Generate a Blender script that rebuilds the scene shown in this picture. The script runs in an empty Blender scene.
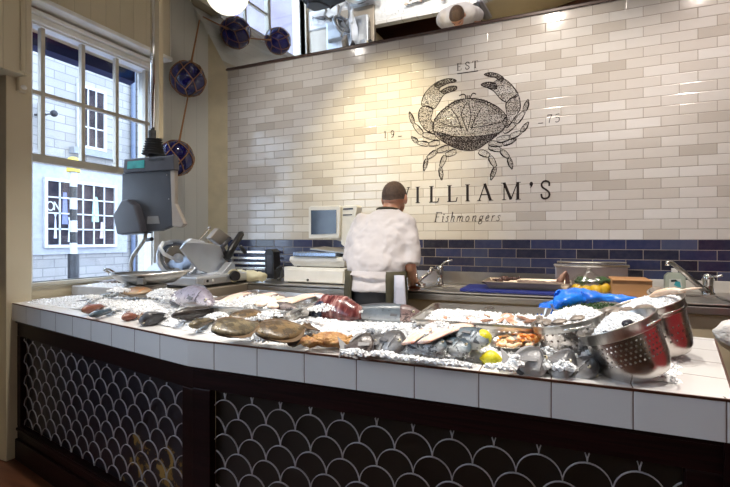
import bpy, math, random
from math import sin, cos, pi, radians as R, sqrt, hypot, atan2, floor
from mathutils import Vector as V, Matrix, Euler, noise
random.seed(7)
SC = bpy.context.scene
COL = SC.collection
EYE = 1.264; F = 457.0; YAW = R(23.2); CS, SN = cos(YAW), sin(YAW); HY = 239.6
# ------------------------------------------------------------------ places
def rd(x): u = x-365; return u*CS-F*SN, u*SN+F*CS
def P(x, y, z):                      # the spot at height z seen at x,y of the photograph
    a, b = rd(x); k = (EYE-z)/(y-HY); return V((a*k, b*k, z))
def PY(x, y, Y):
    a, b = rd(x); k = Y/b; return V((a*k, Y, EYE-(y-HY)*k))
def PX(x, y, X):
    a, b = rd(x); k = X/a; return V((X, b*k, EYE-(y-HY)*k))
# ------------------------------------------------------------------ materials
def newmat(name):
    m = bpy.data.materials.new(name); m.use_nodes = True
    nt = m.node_tree; b = nt.nodes['Principled BSDF']; return m, nt, b
def rgb(c): return (c[0], c[1], c[2], 1)
class NT:
    def __init__(s, nt): s.nt = nt
    def n(s, t, **k):
        x = s.nt.nodes.new(t)
        for a, b in k.items(): setattr(x, a, b)
        return x
    def l(s, a, b): s.nt.links.new(a, b)
    def math(s, op, a, b=None, c=None):
        x = s.n('ShaderNodeMath', operation=op)
        for i, v in enumerate((a, b, c)):
            if v is None: continue
            if isinstance(v, (int, float)): x.inputs[i].default_value = v
            else: s.l(v, x.inputs[i])
        return x.outputs[0]
    def mix(s, f, a, b):
        x = s.n('ShaderNodeMix', data_type='RGBA')
        for i, v in ((0, f), (6, a), (7, b)):
            if isinstance(v, (int, float)): x.inputs[i].default_value = v
            elif isinstance(v, tuple): x.inputs[i].default_value = rgb(v)
            else: s.l(v, x.inputs[i])
        return x.outputs[2]
    def ramp(s, f, stops, const=False):
        x = s.n('ShaderNodeValToRGB'); r = x.color_ramp
        if const: r.interpolation = 'CONSTANT'
        while len(r.elements) < len(stops): r.elements.new(0.5)
        for e, (p, c) in zip(r.elements, stops): e.position = p; e.color = rgb(c)
        s.l(f, x.inputs[0]); return x.outputs[0]
    def noise(s, vec, scale, detail=3, rough=.5):
        x = s.n('ShaderNodeTexNoise'); x.inputs['Scale'].default_value = scale
        x.inputs['Detail'].default_value = detail; x.inputs['Roughness'].default_value = rough
        if vec is not None: s.l(vec, x.inputs['Vector'])
        return x.outputs[0]
    def bump(s, h, b, dist=.01, st=.5):
        x = s.n('ShaderNodeBump'); x.inputs['Distance'].default_value = dist; x.inputs['Strength'].default_value = st
        s.l(h, x.inputs['Height']); s.l(x.outputs[0], b.inputs['Normal'])
def mat(name, col, rough=.5, metal=0, var=None, scale=8, bump=0, bscale=40, coat=0, sss=0, trans=0, stretch=None):
    m, nt, b = newmat(name); g = NT(nt)
    b.inputs['Base Color'].default_value = rgb(col); b.inputs['Roughness'].default_value = rough
    b.inputs['Metallic'].default_value = metal; b.inputs['Coat Weight'].default_value = coat
    if trans: b.inputs['Transmission Weight'].default_value = trans
    if sss:
        b.inputs['Subsurface Weight'].default_value = sss; b.inputs['Subsurface Scale'].default_value = .02
    tc = g.n('ShaderNodeTexCoord'); vec = tc.outputs['Object']
    if stretch:
        mp = g.n('ShaderNodeMapping'); mp.inputs['Scale'].default_value = stretch; g.l(vec, mp.inputs[0]); vec = mp.outputs[0]
    if var is None: var = tuple(c*.86 for c in col)
    f = g.noise(vec, scale, 4)
    g.l(g.ramp(f, [(.35, col), (.65, var)]), b.inputs['Base Color'])
    if bump: g.bump(g.noise(vec, bscale, 4), b, .01, bump)
    return m
def tile_mat(name, stops, w, h, x0, z0, grout, rough=.15, stops2=None, zsplit=None, bump=.5, gw=.0016):
    """running bond tiles on the back wall, one tone per tile"""
    m, nt, b = newmat(name); g = NT(nt)
    tc = g.n('ShaderNodeTexCoord'); sp = g.n('ShaderNodeSeparateXYZ'); g.l(tc.outputs['Object'], sp.inputs[0])
    X, Z = sp.outputs[0], sp.outputs[2]
    vz = g.math('DIVIDE', g.math('SUBTRACT', Z, z0), h); row = g.math('FLOOR', vz)
    off = g.math('MULTIPLY', g.math('FLOORED_MODULO', row, 2), .5)
    vx = g.math('SUBTRACT', g.math('DIVIDE', g.math('SUBTRACT', X, x0), w), off); colm = g.math('FLOOR', vx)
    fx = g.math('SUBTRACT', vx, colm); fz = g.math('SUBTRACT', vz, row)
    ex = g.math('MULTIPLY', g.math('MINIMUM', fx, g.math('SUBTRACT', 1, fx)), w)
    ez = g.math('MULTIPLY', g.math('MINIMUM', fz, g.math('SUBTRACT', 1, fz)), h)
    e = g.math('MINIMUM', ex, ez)
    gm = g.math('LESS_THAN', e, gw)
    cb = g.n('ShaderNodeCombineXYZ'); g.l(colm, cb.inputs[0]); g.l(row, cb.inputs[1])
    wn = g.n('ShaderNodeTexWhiteNoise', noise_dimensions='2D'); g.l(cb.outputs[0], wn.inputs['Vector'])
    c = g.ramp(wn.outputs[0], stops)
    if stops2:
        c2 = g.ramp(wn.outputs[0], stops2); c = g.mix(g.math('LESS_THAN', Z, zsplit), c, c2)
    nz = g.noise(tc.outputs['Object'], 30, 4)
    c = g.mix(g.math('MULTIPLY', nz, .12), c, (.35, .33, .33))
    g.l(g.mix(gm, c, grout), b.inputs['Base Color'])
    g.l(g.math('ADD', g.math('MULTIPLY', gm, .6), rough), b.inputs['Roughness'])
    pr = g.math('MINIMUM', g.math('DIVIDE', e, .004), 1)
    w2 = g.math('MULTIPLY', g.noise(tc.outputs['Object'], 14, 2), .5)
    g.bump(g.math('ADD', pr, w2), b, .0025, bump)
    return m
def uvtile_mat(name, col, grout, w, rough=.12, gw=.0016, var=.05):
    m, nt, b = newmat(name); g = NT(nt)
    tc = g.n('ShaderNodeTexCoord'); sp = g.n('ShaderNodeSeparateXYZ'); g.l(tc.outputs['UV'], sp.inputs[0])
    v = g.math('DIVIDE', sp.outputs[0], w); fl = g.math('FLOOR', v); fx = g.math('SUBTRACT', v, fl)
    e = g.math('MULTIPLY', g.math('MINIMUM', fx, g.math('SUBTRACT', 1, fx)), w)
    gm = g.math('LESS_THAN', e, gw)
    nz = g.noise(tc.outputs['Object'], 6, 3)
    c = g.mix(nz, col, tuple(x*(1-var*2) for x in col))
    g.l(g.mix(gm, c, grout), b.inputs['Base Color']); b.inputs['Roughness'].default_value = rough
    g.bump(g.math('MINIMUM', g.math('DIVIDE', e, .004), 1), b, .002, .5)
    return m
def perf_mat(name, col, pitch, hole, vmin, vmax, gap=None, rough=.28):
    """steel with round holes punched in a staggered grid (uv in metres)"""
    m, nt, b = newmat(name); g = NT(nt)
    b.inputs['Base Color'].default_value = rgb(col); b.inputs['Metallic'].default_value = 1; b.inputs['Roughness'].default_value = rough
    tc = g.n('ShaderNodeTexCoord'); sp = g.n('ShaderNodeSeparateXYZ'); g.l(tc.outputs['UV'], sp.inputs[0])
    U, W = sp.outputs[0], sp.outputs[1]
    w = g.math('DIVIDE', W, pitch); rw = g.math('FLOOR', w); fw = g.math('SUBTRACT', g.math('SUBTRACT', w, rw), .5)
    u = g.math('ADD', g.math('DIVIDE', U, pitch), g.math('MULTIPLY', g.math('FLOORED_MODULO', rw, 2), .5))
    fu = g.math('SUBTRACT', g.math('SUBTRACT', u, g.math('FLOOR', u)), .5)
    d = g.math('SQRT', g.math('ADD', g.math('MULTIPLY', fu, fu), g.math('MULTIPLY', fw, fw)))
    h = g.math('LESS_THAN', d, hole/pitch)
    h = g.math('MULTIPLY', h, g.math('MULTIPLY', g.math('GREATER_THAN', W, vmin), g.math('LESS_THAN', W, vmax)))
    if gap:
        q = g.math('FRACT', g.math('DIVIDE', U, gap[0])); h = g.math('MULTIPLY', h, g.math('LESS_THAN', q, gap[1]))
    nz = g.noise(tc.outputs['Object'], 25, 3); g.l(g.math('ADD', g.math('MULTIPLY', nz, .15), rough-.06), b.inputs['Roughness'])
    t = g.n('ShaderNodeBsdfTransparent'); mx = g.n('ShaderNodeMixShader')
    g.l(h, mx.inputs[0]); g.l(b.outputs[0], mx.inputs[1]); g.l(t.outputs[0], mx.inputs[2])
    g.l(mx.outputs[0], nt.nodes['Material Output'].inputs[0]); return m
def glass_mat(name, tint=(1, 1, 1), refl=.06, rough=0.0):
    m, nt, b = newmat(name); g = NT(nt)
    t = g.n('ShaderNodeBsdfTransparent'); t.inputs[0].default_value = rgb(tint)
    gl = g.n('ShaderNodeBsdfGlossy'); gl.inputs['Roughness'].default_value = rough
    mx = g.n('ShaderNodeMixShader'); mx.inputs[0].default_value = refl
    g.l(t.outputs[0], mx.inputs[1]); g.l(gl.outputs[0], mx.inputs[2]); g.l(mx.outputs[0], nt.nodes['Material Output'].inputs[0]); return m
def emit_mat(name, col, st):
    m, nt, b = newmat(name)
    b.inputs['Base Color'].default_value = rgb(col); b.inputs['Emission Color'].default_value = rgb(col); b.inputs['Emission Strength'].default_value = st; return m
def ink_mat(name, scale, thr, col=(.022, .013, .012)):
    m, nt, b = newmat(name); g = NT(nt); b.inputs['Base Color'].default_value = rgb(col); b.inputs['Roughness'].default_value = .4
    tc = g.n('ShaderNodeTexCoord'); f = g.noise(tc.outputs['Object'], scale, 4, .7)
    k = g.math('GREATER_THAN', f, thr)
    t = g.n('ShaderNodeBsdfTransparent'); mx = g.n('ShaderNodeMixShader')
    g.l(k, mx.inputs[0]); g.l(t.outputs[0], mx.inputs[1]); g.l(b.outputs[0], mx.inputs[2])
    g.l(mx.outputs[0], nt.nodes['Material Output'].inputs[0]); return m
def fish_mat(name, back, side, belly, spots=None, scale=30, thr=.62, rough=.38, axis=1):
    """dark back to pale belly across the fish's own height"""
    m, nt, b = newmat(name); g = NT(nt)
    tc = g.n('ShaderNodeTexCoord'); sp = g.n('ShaderNodeSeparateXYZ'); g.l(tc.outputs['Generated'], sp.inputs[0])
    nz = g.noise(tc.outputs['Object'], 25, 4)
    h = g.math('ADD', sp.outputs[axis], g.math('MULTIPLY', g.math('SUBTRACT', nz, .5), .35))
    c = g.ramp(h, [(.18, belly), (.42, side), (.72, back)])
    if spots:
        n2 = g.noise(tc.outputs['Object'], scale, 3, .6)
        c = g.mix(g.math('MULTIPLY', g.math('GREATER_THAN', n2, thr), .8), c, spots)
    g.l(c, b.inputs['Base Color']); b.inputs['Roughness'].default_value = rough
    b.inputs['Coat Weight'].default_value = .15; b.inputs['Coat Roughness'].default_value = .2
    vo = g.n('ShaderNodeTexVoronoi'); vo.inputs['Scale'].default_value = 160; g.l(tc.outputs['Object'], vo.inputs['Vector'])
    g.bump(vo.outputs[0], b, .002, .35)
    return m
# ------------------------------------------------------------------ mesh building
XF = None
class MB:
    def __init__(s): s.v = []; s.f = []; s.uv = {}; s.mi = {}; s.cur = 0
    def add(s, vs, fs, uvs=None):
        o = len(s.v); s.v += [XF(V(p)) if XF else V(p) for p in vs]
        for i, f in enumerate(fs):
            s.f.append(tuple(o+j for j in f))
            if s.cur: s.mi[len(s.f)-1] = s.cur
            if uvs: s.uv[len(s.f)-1] = uvs[i]
        return s
    def box(s, a, b, M=None):
        x0, x1 = sorted((a[0], b[0])); y0, y1 = sorted((a[1], b[1])); z0, z1 = sorted((a[2], b[2]))
        vs = [V(p) for p in ((x0,y0,z0),(x1,y0,z0),(x1,y1,z0),(x0,y1,z0),(x0,y0,z1),(x1,y0,z1),(x1,y1,z1),(x0,y1,z1))]
        if M: vs = [M @ p for p in vs]
        return s.add(vs, [(0,3,2,1),(4,5,6,7),(0,1,5,4),(1,2,6,5),(2,3,7,6),(3,0,4,7)])
    def bar(s, p, q, w, h, up=(0,0,1)):
        p, q = V(p), V(q); d = (q-p).normalized(); u = V(up); r = d.cross(u)
        if r.length < 1e-4: r = V((1,0,0))
        r.normalize(); u = r.cross(d)
        vs = [c + r*(a*w/2) + u*(b*h/2) for c in (p, q) for a, b in ((-1,-1),(1,-1),(1,1),(-1,1))]
        return s.add(vs, [(3,2,1,0),(4,5,6,7),(0,1,5,4),(1,2,6,5),(2,3,7,6),(3,0,4,7)])
    def tube(s, pts, r, n=10, caps=True, ell=None):
        pts = [V(p) for p in pts]; m = len(pts)
        rs = [r]*m if isinstance(r, (int, float)) else r
        t0 = (pts[1]-pts[0]).normalized(); up = V((0,0,1)) if abs(t0.z) < .9 else V((1,0,0))
        rr = t0.cross(up).normalized(); rings = []
        for i, p in enumerate(pts):
            t = (pts[min(i+1, m-1)]-pts[max(i-1, 0)]).normalized()
            rr = (rr - t*rr.dot(t)).normalized(); uu = t.cross(rr)
            a, b = (1, 1) if not ell else ell
            rings.append([p + rr*(cos(2*pi*k/n)*rs[i]*a) + uu*(sin(2*pi*k/n)*rs[i]*b) for k in range(n)])
        return s.rings(rings, caps)
    def rings(s, rings, caps=True, uvs=None):
        n = len(rings[0]); vs = [p for r in rings for p in r]; fs = []
        for i in range(len(rings)-1):
            for k in range(n):
                fs.append((i*n+k, i*n+(k+1) % n, (i+1)*n+(k+1) % n, (i+1)*n+k))
        if caps: fs.append(tuple(reversed(range(n)))); fs.append(tuple(range((len(rings)-1)*n, len(rings)*n)))
        return s.add(vs, fs)
    def lathe(s, prof, c=(0,0,0), n=32, M=None, sx=1, sy=1, uv=False):
        """prof: (radius, height) list; uv in metres"""
        vs = []; fs = []; us = []; c = V(c); L = 0; Ls = []
        for i, (r, z) in enumerate(prof):
            if i: L += hypot(r-prof[i-1][0], z-prof[i-1][1])
            Ls.append(L)
            for k in range(n):
                p = V((cos(2*pi*k/n)*r*sx, sin(2*pi*k/n)*r*sy, z)); vs.append((M @ p if M else p)+c)
        rm = max(p[0] for p in prof)
        for i in range(len(prof)-1):
            for k in range(n):
                fs.append((i*n+k, i*n+(k+1) % n, (i+1)*n+(k+1) % n, (i+1)*n+k))
                a, b = 2*pi*rm*k/n, 2*pi*rm*(k+1)/n
                us.append(((a, Ls[i]), (b, Ls[i]), (b, Ls[i+1]), (a, Ls[i+1])))
        return s.add(vs, fs, us if uv else None)
    def ball(s, c, r, n=14, m=9, M=None):
        r = (r, r, r) if isinstance(r, (int, float)) else r; c = V(c); vs = [V((0,0,-r[2]))]
        for i in range(1, m):
            a = -pi/2+pi*i/m
            for k in range(n): vs.append(V((cos(a)*cos(2*pi*k/n)*r[0], cos(a)*sin(2*pi*k/n)*r[1], sin(a)*r[2])))
        vs.append(V((0,0,r[2])))
        if M: vs = [M @ p for p in vs]
        vs = [p+c for p in vs]; fs = []; e = len(vs)-1
        for k in range(n):
            fs.append((0, 1+(k+1) % n, 1+k)); fs.append((e, e-n+k, e-n+(k+1) % n))
        for i in range(m-2):
            for k in range(n): fs.append((1+i*n+k, 1+i*n+(k+1) % n, 1+(i+1)*n+(k+1) % n, 1+(i+1)*n+k))
        return s.add(vs, fs)
    def cap(s, p, q, r0, r1, n=12):
        p, q = V(p), V(q); d = (q-p); L = d.length; d.normalize(); pts = []; rs = []
        for k in range(5): a = pi/2*k/4.3; pts.append(p-d*r0*cos(a)); rs.append(max(r0*sin(a), .001))
        pts.append(p); rs.append(r0); pts.append(q); rs.append(r1)
        for k in range(4, -1, -1): a = pi/2*k/4.3; pts.append(q+d*r1*cos(a)); rs.append(max(r1*sin(a), .001))
        return s.tube(pts, rs, n)
    def prism(s, poly, d):
        """closed 3D polygon pushed along d"""
        n = len(poly); d = V(d); vs = [V(p) for p in poly]+[V(p)+d for p in poly]
        fs = [tuple(range(n)), tuple(reversed(range(n, 2*n)))]+[((i+1) % n, i, n+i, n+(i+1) % n) for i in range(n)]
        return s.add(vs, fs)
    def build(s, name, m, parent=None, world=False, smooth=False, bevel=0, sub=0, mods=None, segs=2):
        vs = s.v
        if parent is not None and world:
            M = Matrix(); o = parent
            while o: M = Matrix.LocRotScale(o.location, o.rotation_euler, o.scale) @ M; o = o.parent
            Mi = M.inverted(); vs = [Mi @ p for p in vs]
        me = bpy.data.meshes.new(name); me.from_pydata([tuple(p) for p in vs], [], s.f)
        if s.uv:
            ul = me.uv_layers.new(name='UVMap')
            for pi_, poly in enumerate(me.polygons):
                u = s.uv.get(pi_)
                if u:
                    for j, li in enumerate(poly.loop_indices): ul.data[li].uv = u[j]
        for x in (m if isinstance(m, (list, tuple)) else [m]): me.materials.append(x)
        for i, k in s.mi.items(): me.polygons[i].material_index = k
        if smooth:
            for p in me.polygons: p.use_smooth = True
        me.update()
        o = bpy.data.objects.new(name, me); COL.objects.link(o)
        if parent is not None: o.parent = parent
        if bevel:
            b = o.modifiers.new('b', 'BEVEL'); b.width = bevel; b.segments = segs; b.limit_method = 'ANGLE'; b.angle_limit = R(35)
        if sub:
            b = o.modifiers.new('s', 'SUBSURF'); b.levels = b.render_levels = sub
        return o
def tag(o, label, cat, group=None, kind=None):
    if label: o['label'] = label
    if cat: o['category'] = cat
    if group: o['group'] = group
    if kind: o['kind'] = kind
    return o
def thing(name, label, cat, loc=(0,0,0), rz=0, group=None, rot=None):
    o = bpy.data.objects.new(name, None); COL.objects.link(o); o.location = loc
    o.rotation_euler = rot if rot else (0, 0, rz); o.empty_display_size = .05
    return tag(o, label, cat, group)
def struct(name, mb, m, label, parent=None, **k):
    o = mb.build(name, m, parent, **k)
    if parent is None: o['kind'] = 'structure'; o['label'] = label; o['category'] = name.split('_')[0]
    return o
def smoothpts(pts, n=6, closed=False):
    pts = [V(p) for p in pts]; out = []; m = len(pts)
    for i in range(m if closed else m-1):
        p0 = pts[(i-1) % m] if closed or i else pts[0]; p1 = pts[i]; p2 = pts[(i+1) % m]
        p3 = pts[(i+2) % m] if closed or i+2 < m else pts[-1]
        for k in range(n):
            t = k/n; out.append(.5*((2*p1)+(p2-p0)*t+(2*p0-5*p1+4*p2-p3)*t*t+(3*p1-p0-3*p2+p3)*t**3))
    if not closed: out.append(pts[-1])
    return out
# ------------------------------------------------------------------ palette
cream = mat('cream_paint', (.62, .54, .38), .45, var=(.56, .48, .33), scale=2)
white_paint = mat('white_paint', (.80, .80, .76), .4)
steel = mat('steel', (.62, .60, .57), .28, 1, var=(.5, .48, .46), scale=6, stretch=(1, 30, 1))
steel_bright = mat('steel_bright', (.75, .74, .72), .15, 1)
dull_steel = mat('dull_steel', (.42, .40, .37), .38, 1, scale=10)
black = mat('black_plastic', (.012, .012, .014), .35)
rubber = mat('rubber', (.02, .02, .02), .7)
white_pl = mat('white_plastic', (.74, .73, .69), .35)
grey_pl = mat('grey_plastic', (.035, .037, .045), .4, var=(.028, .03, .038))
dgrey_pl = mat('dark_grey_plastic', (.045, .045, .055), .35)
sheet_grey = mat('grey_cover', (.50, .55, .62), .3, .3)
darkwood = mat('dark_stained_wood', (.014, .004, .004), .4, var=(.006, .002, .002), scale=5, stretch=(1, 1, 14), bump=.1)
darkwood_h = mat('dark_stained_rail', (.016, .004, .004), .4, var=(.006, .002, .002), scale=5, stretch=(1, 1, 30), bump=.1)
for _m in (darkwood, darkwood_h): _m.node_tree.nodes['Principled BSDF'].inputs['Specular IOR Level'].default_value = .15
bronze = mat('bronze_edge', (.12, .05, .03), .4, .5)
wire_m = mat('scallop_strip', (.50, .49, .52), .45, .3)
iron = mat('iron', (.03, .03, .035), .5, .5)
yellow_p = mat('yellow', (.75, .55, .05), .4)
# ------------------------------------------------------------------ room shell
XW = -2.97; YB = 3.28; ZT = 2.787; TILT = math.tan(R(43.5)); ZC = 3.30
wall_tiles = tile_mat('wall_tiles',
    [(0, (.50, .46, .41)), (.10, (.57, .53, .48)), (.35, (.62, .585, .54)), (.7, (.66, .63, .59)), (1, (.71, .69, .66))], .1874, .0628, .0937, EYE, (.30, .26, .22), .13,
    stops2=[(0, (.004, .005, .018)), (.3, (.008, .012, .050)), (.6, (.018, .027, .095)), (.85, (.038, .052, .125)), (1, (.06, .075, .14))], zsplit=EYE)
XC = -2.746
struct('wall_back', MB().box((XC-.3, YB, 0), (3.7, YB+.1, ZC)), wall_tiles, 'white and blue metro tiled wall behind the bench')

def board_mat(name, col, axis, w, x0):
    m, nt, b = newmat(name); g = NT(nt); tc = g.n('ShaderNodeTexCoord'); sp = g.n('ShaderNodeSeparateXYZ'); g.l(tc.outputs['Object'], sp.inputs[0])
    v = g.math('DIVIDE', g.math('SUBTRACT', sp.outputs[axis], x0), w); fx = g.math('SUBTRACT', v, g.math('FLOOR', v))
    e = g.math('MULTIPLY', g.math('MINIMUM', fx, g.math('SUBTRACT', 1, fx)), w)
    c = g.mix(g.noise(tc.outputs['Object'], 3, 3), col, tuple(x*.88 for x in col))
    g.l(g.mix(g.math('LESS_THAN', e, .0015), c, tuple(x*.72 for x in col)), b.inputs['Base Color']); b.inputs['Roughness'].default_value = .4
    g.bump(g.math('MINIMUM', g.math('DIVIDE', e, .006), 1), b, .003, .5); return m
board = board_mat('painted_boards', (.58, .51, .36), 1, .11, 2.945)
board_x = board_mat('painted_boards_pale', (.66, .66, .60), 1, .11, 2.945)
fill_m = mat('filler_board', (.60, .53, .36), .4)
struct('wall_left', MB().box((XW-.2, 1.5, 0), (XW, 2.70, .975)).box((XW-.2, 1.5, 2.62), (XW, 2.74, ZC))
       .box((XW-.2, -2.6, 0), (XW, -2.0, ZC)).box((XW-.2, .5, 0), (XW, .68, ZC)).box((XW-.2, -2.0, 0), (XW, .5, 1.0)).box((XW-.2, -2.0, 2.9), (XW, .5, ZC)).box((XW-.2, .68, 2.25), (XW, 1.5, ZC)), cream, 'cream painted wall under and over the street window')
struct('wall_left_boarded', MB().box((XW-.2, 2.70, 0), (XW, 2.80, ZC)).prism([(XW, 2.79, 0), (-2.86, 3.16, 0), (XW-.2, 3.16, 0), (XW-.2, 2.79, 0)], (0, 0, ZC)), board_x, 'pale vertical boarded wall between window and tiles')
struct('trim_1', MB().prism([(-2.86, 3.16, 0), (XC, YB, 0), (XW-.2, YB, 0), (XW-.2, 3.16, 0)], (0, 0, ZC)), fill_m, 'cream corner board between boarded wall and tiles')
struct('trim_2', MB().box((XW, 1.64, 2.70), (-2.86, 2.734, ZC)), board, 'boarded cream fascia over the window')
mo = MB().box((XW, 1.72, 2.685), (-2.845, 2.75, 2.715)).box((XW, 1.72, 2.64), (-2.925, 2.72, 2.665)).box((XW, 1.72, 2.60), (-2.95, 2.70, 2.64))
struct('trim_3', mo, white_paint, 'pale mouldings under the fascia over the window', bevel=.006)
struct('trim_4', MB().box((XW-.15, 1.585, 0), (-2.90, 1.722, 2.75)), cream, 'cream post between door and window', bevel=.004)
struct('trim_5', MB().box((XW-.1, .5, 2.20), (-2.80, 1.642, ZC)).box((XW, 1.60, 2.215), (-2.79, 1.655, ZC)), board, 'cream boxed panel over the door', bevel=.004)
navy = mat('navy_paint', (.004, .005, .030), .5)
struct('door_1', MB().box((XW-.06, .68, 0), (XW-.01, 1.585, 2.20)), navy, 'navy blue shop door at the left edge')
floor_m = mat('floor_boards', (.10, .035, .015), .4, var=(.06, .02, .01), scale=3, stretch=(1, 12, 1), bump=.1)
struct('floor', MB().box((XW-.2, -2.6, -.1), (3.7, 3.4, 0)), floor_m, 'brown boarded floor')
ceil_m = mat('ceiling_paint', (.6, .56, .46), .6)
struct('floor_service', MB().box((-2.2, 2.25, -.05), (3.6, 3.28, .004)), mat('beige_vinyl', (.50, .42, .26), .5), 'beige floor between counter and bench')
struct('ceiling', MB().box((XW-.2, -2.6, ZC), (3.7, 3.4, ZC+.1)), ceil_m, 'painted ceiling')
struct('trim_8', MB().box((1.25, .8, 0), (1.35, 1.8, 1.9)), mat('reflector_red', (.55, .03, .03), .5), 'added red reflector out of view to the right of the counter')  # unseen red panel, added to give the colanders a red reflection
struct('wall_right', MB().box((3.6, -2.6, 0), (3.7, 3.4, ZC)), cream, 'cream wall on the right')
struct('wall_front', MB().box((XW-.2, -2.6, 0), (3.7, -2.5, ZC)), cream, 'cream wall behind the camera')
# window
frame_m = mat('window_frame', (.58, .54, .44), .4)
w = struct('window_1', MB().box((-3.05, 1.60, .97), (-2.972, 1.68, 2.62)).box((-3.05, 2.65, .97), (-2.972, 2.72, 2.62))
           .box((-3.05, 1.65, 2.59), (-2.972, 2.65, 2.62)).box((-3.05, 1.65, .96), (-2.972, 2.65, 1.0)), white_paint, 'small-paned shop window looking on the street')
mb = MB()
for y in (1.84, 2.104, 2.362, 2.62): mb.box((-3.02, y-.013, 1.78), (-2.985, y+.013, 2.60))
struct('mullion', mb, frame_m, None, w, bevel=.003)
struct('transom', MB().box((-3.022, 1.65, 2.165), (-2.983, 2.65, 2.19)).box((-3.025, 1.65, 1.745), (-2.972, 2.65, 1.795)), frame_m, None, w, bevel=.003)
struct('sill', MB().box((-3.05, 1.73, .975), (-2.955, 2.72, 1.0)), frame_m, None, w, bevel=.004)
pane_g = glass_mat('pane_glass', (.97, .98, 1), .04)
struct('pane', MB().box((-3.004, 1.65, 1.0), (-3.000, 2.65, 2.59)), pane_g, None, w)
struct('jamb', MB().box((-3.05, 1.724, 1.0), (-2.94, 1.75, 2.62)).box((-3.05, 2.66, 1.0), (-2.955, 2.71, 2.60)), white_paint, None, w)
tag(MB().prism([(-3.173, 1.5, 2.54), (-3.173, 1.5, 2.8), (-3.20, 1.5, 2.8), (-3.23, 1.5, 2.52)], (0, 1.17, 0)).build('awning', mat('navy_canvas', (.006, .012, .075), .7)),
    'navy blue canvas blind outside along the top of the window', 'awning')
w2 = struct('window_added', MB().box((-3.05, -2.0, 1.0), (-2.975, -1.94, 2.9)).box((-3.05, .44, 1.0), (-2.975, .5, 2.9)).box((-3.05, -1.94, 1.0), (-2.975, .44, 1.06)).box((-3.05, -1.94, 2.84), (-2.975, .44, 2.9)), white_paint, 'added unseen window opening that lets in sky light')  # unseen opening, added so that sky light fills the counter front
struct('pane', MB().box((-3.014, -1.94, 1.06), (-3.010, .44, 2.84)), pane_g, None, w2)
# street outside
asphalt = mat('asphalt', (.10, .115, .145), .7, var=(.07, .08, .11), scale=1.5, bump=.2)
struct('floor_street', MB().box((-40, -25, -.20), (-3.17, 45, -.10)), asphalt, 'asphalt street outside the window')
struct('floor_pavement', MB().box((-5.4, -25, -.10), (-3.17, 45, -.02)).box((-13, -25, -.10), (-10.5, 45, .0)),
       mat('paving', (.30, .27, .32), .7, var=(.22, .18, .25), scale=3), 'grey paving on both sides of the street', bevel=.01)
struct('trim_6', MB().box((-5.48, -25, -.10), (-5.4, 45, -.005)), mat('kerb', (.55, .56, .58), .7), 'pale kerb stone along the pavement')
tag(MB().box((-5.75, -25, -.10), (-5.62, 45, -.095)).build('road_line', mat('blue_line', (.05, .45, .75), .5)), 'bright blue line painted on the road by the kerb', 'road marking')
def stone_mat():
    m, nt, b = newmat('pale_stone'); g = NT(nt); tc = g.n('ShaderNodeTexCoord'); sp = g.n('ShaderNodeSeparateXYZ'); g.l(tc.outputs['Object'], sp.inputs[0])
    cb = g.n('ShaderNodeCombineXYZ'); g.l(g.math('ADD', sp.outputs[0], sp.outputs[1]), cb.inputs[0]); g.l(sp.outputs[2], cb.inputs[1])
    br = g.n('ShaderNodeTexBrick'); g.l(cb.outputs[0], br.inputs['Vector']); br.inputs['Scale'].default_value = 1
    br.inputs['Brick Width'].default_value = .62; br.inputs['Row Height'].default_value = .24; br.inputs['Mortar Size'].default_value = .012
    for k, c in (('Color1', (.34, .33, .31)), ('Color2', (.24, .235, .225)), ('Mortar', (.12, .12, .12))): br.inputs[k].default_value = rgb(c)
    c = g.mix(g.math('MULTIPLY', g.noise(tc.outputs['Object'], 2.2, 5), .7), br.outputs[0], (.20, .19, .19))
    g.l(c, b.inputs['Base Color']); b.inputs['Roughness'].default_value = .8; return m
stone = stone_mat(); FX = -13.0
sash_m = mat('white_sash', (.50, .51, .53), .4); darkglass = mat('dark_glass', (.02, .02, .028), .7, var=(.07, .055, .06), scale=1.6)
darkglass.node_tree.nodes['Principled BSDF'].inputs['Specular IOR Level'].default_value = 0
bld = thing('stone_building', 'pale stone building across the street with white sash windows', 'building', (FX, 8, 0))
MB().box((FX-4, 3, -.1), (FX, 12.2, 8.5)).build('wall', stone, bld, True)
render_m = mat('white_render', (.33, .34, .36), .7)
MB().box((FX, 6.9, .85), (FX+.06, 10.6, 3.35)).build('rendered_shopfront', render_m, bld, True)
MB().box((FX, 3, 3.35), (FX+.12, 12.2, 3.5)).build('string_course', stone, bld, True)
def ext_window(y0, y1, z0, z1, nc, nr, X, name='sash_window', stuff=None):
    f = MB(); t = .05
    f.box((X, y0-.08, z0-.08), (X+.07, y0, z1+.08)).box((X, y1, z0-.08), (X+.07, y1+.08, z1+.08)).box((X, y0, z1), (X+.07, y1, z1+.08)).box((X, y0, z0-.08), (X+.09, y1, z0))
    for i in range(1, nc): y = y0+(y1-y0)*i/nc; f.box((X+.02, y-.02, z0), (X+.05, y+.02, z1))
    for i in range(1, nr): z = z0+(z1-z0)*i/nr; f.box((X+.02, y0, z-.02), (X+.05, y1, z+.02))
    o = f.build(name, sash_m, bld, True)
    g = MB().box((X-.02, y0, z0), (X+.012, y1, z1)).build('pane', darkglass, o, True); return o
a = PX(45, 181, FX); b = PX(112, 245, FX)
ext_window(a.y, b.y, 1.12, 2.88, 6, 4, FX+.06, 'shop_window')
ext_window(PX(79, 100, FX).y, PX(103, 100, FX).y, 4.05, 5.75, 3, 3, FX)
MB().box((FX, PX(76, 100, FX).y-.2, 3.75), (FX+.22, PX(108, 100, FX).y+.2, 3.93)).build('window_ledge', mat('grey_ledge', (.22, .24, .27), .7), bld, True)
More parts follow.
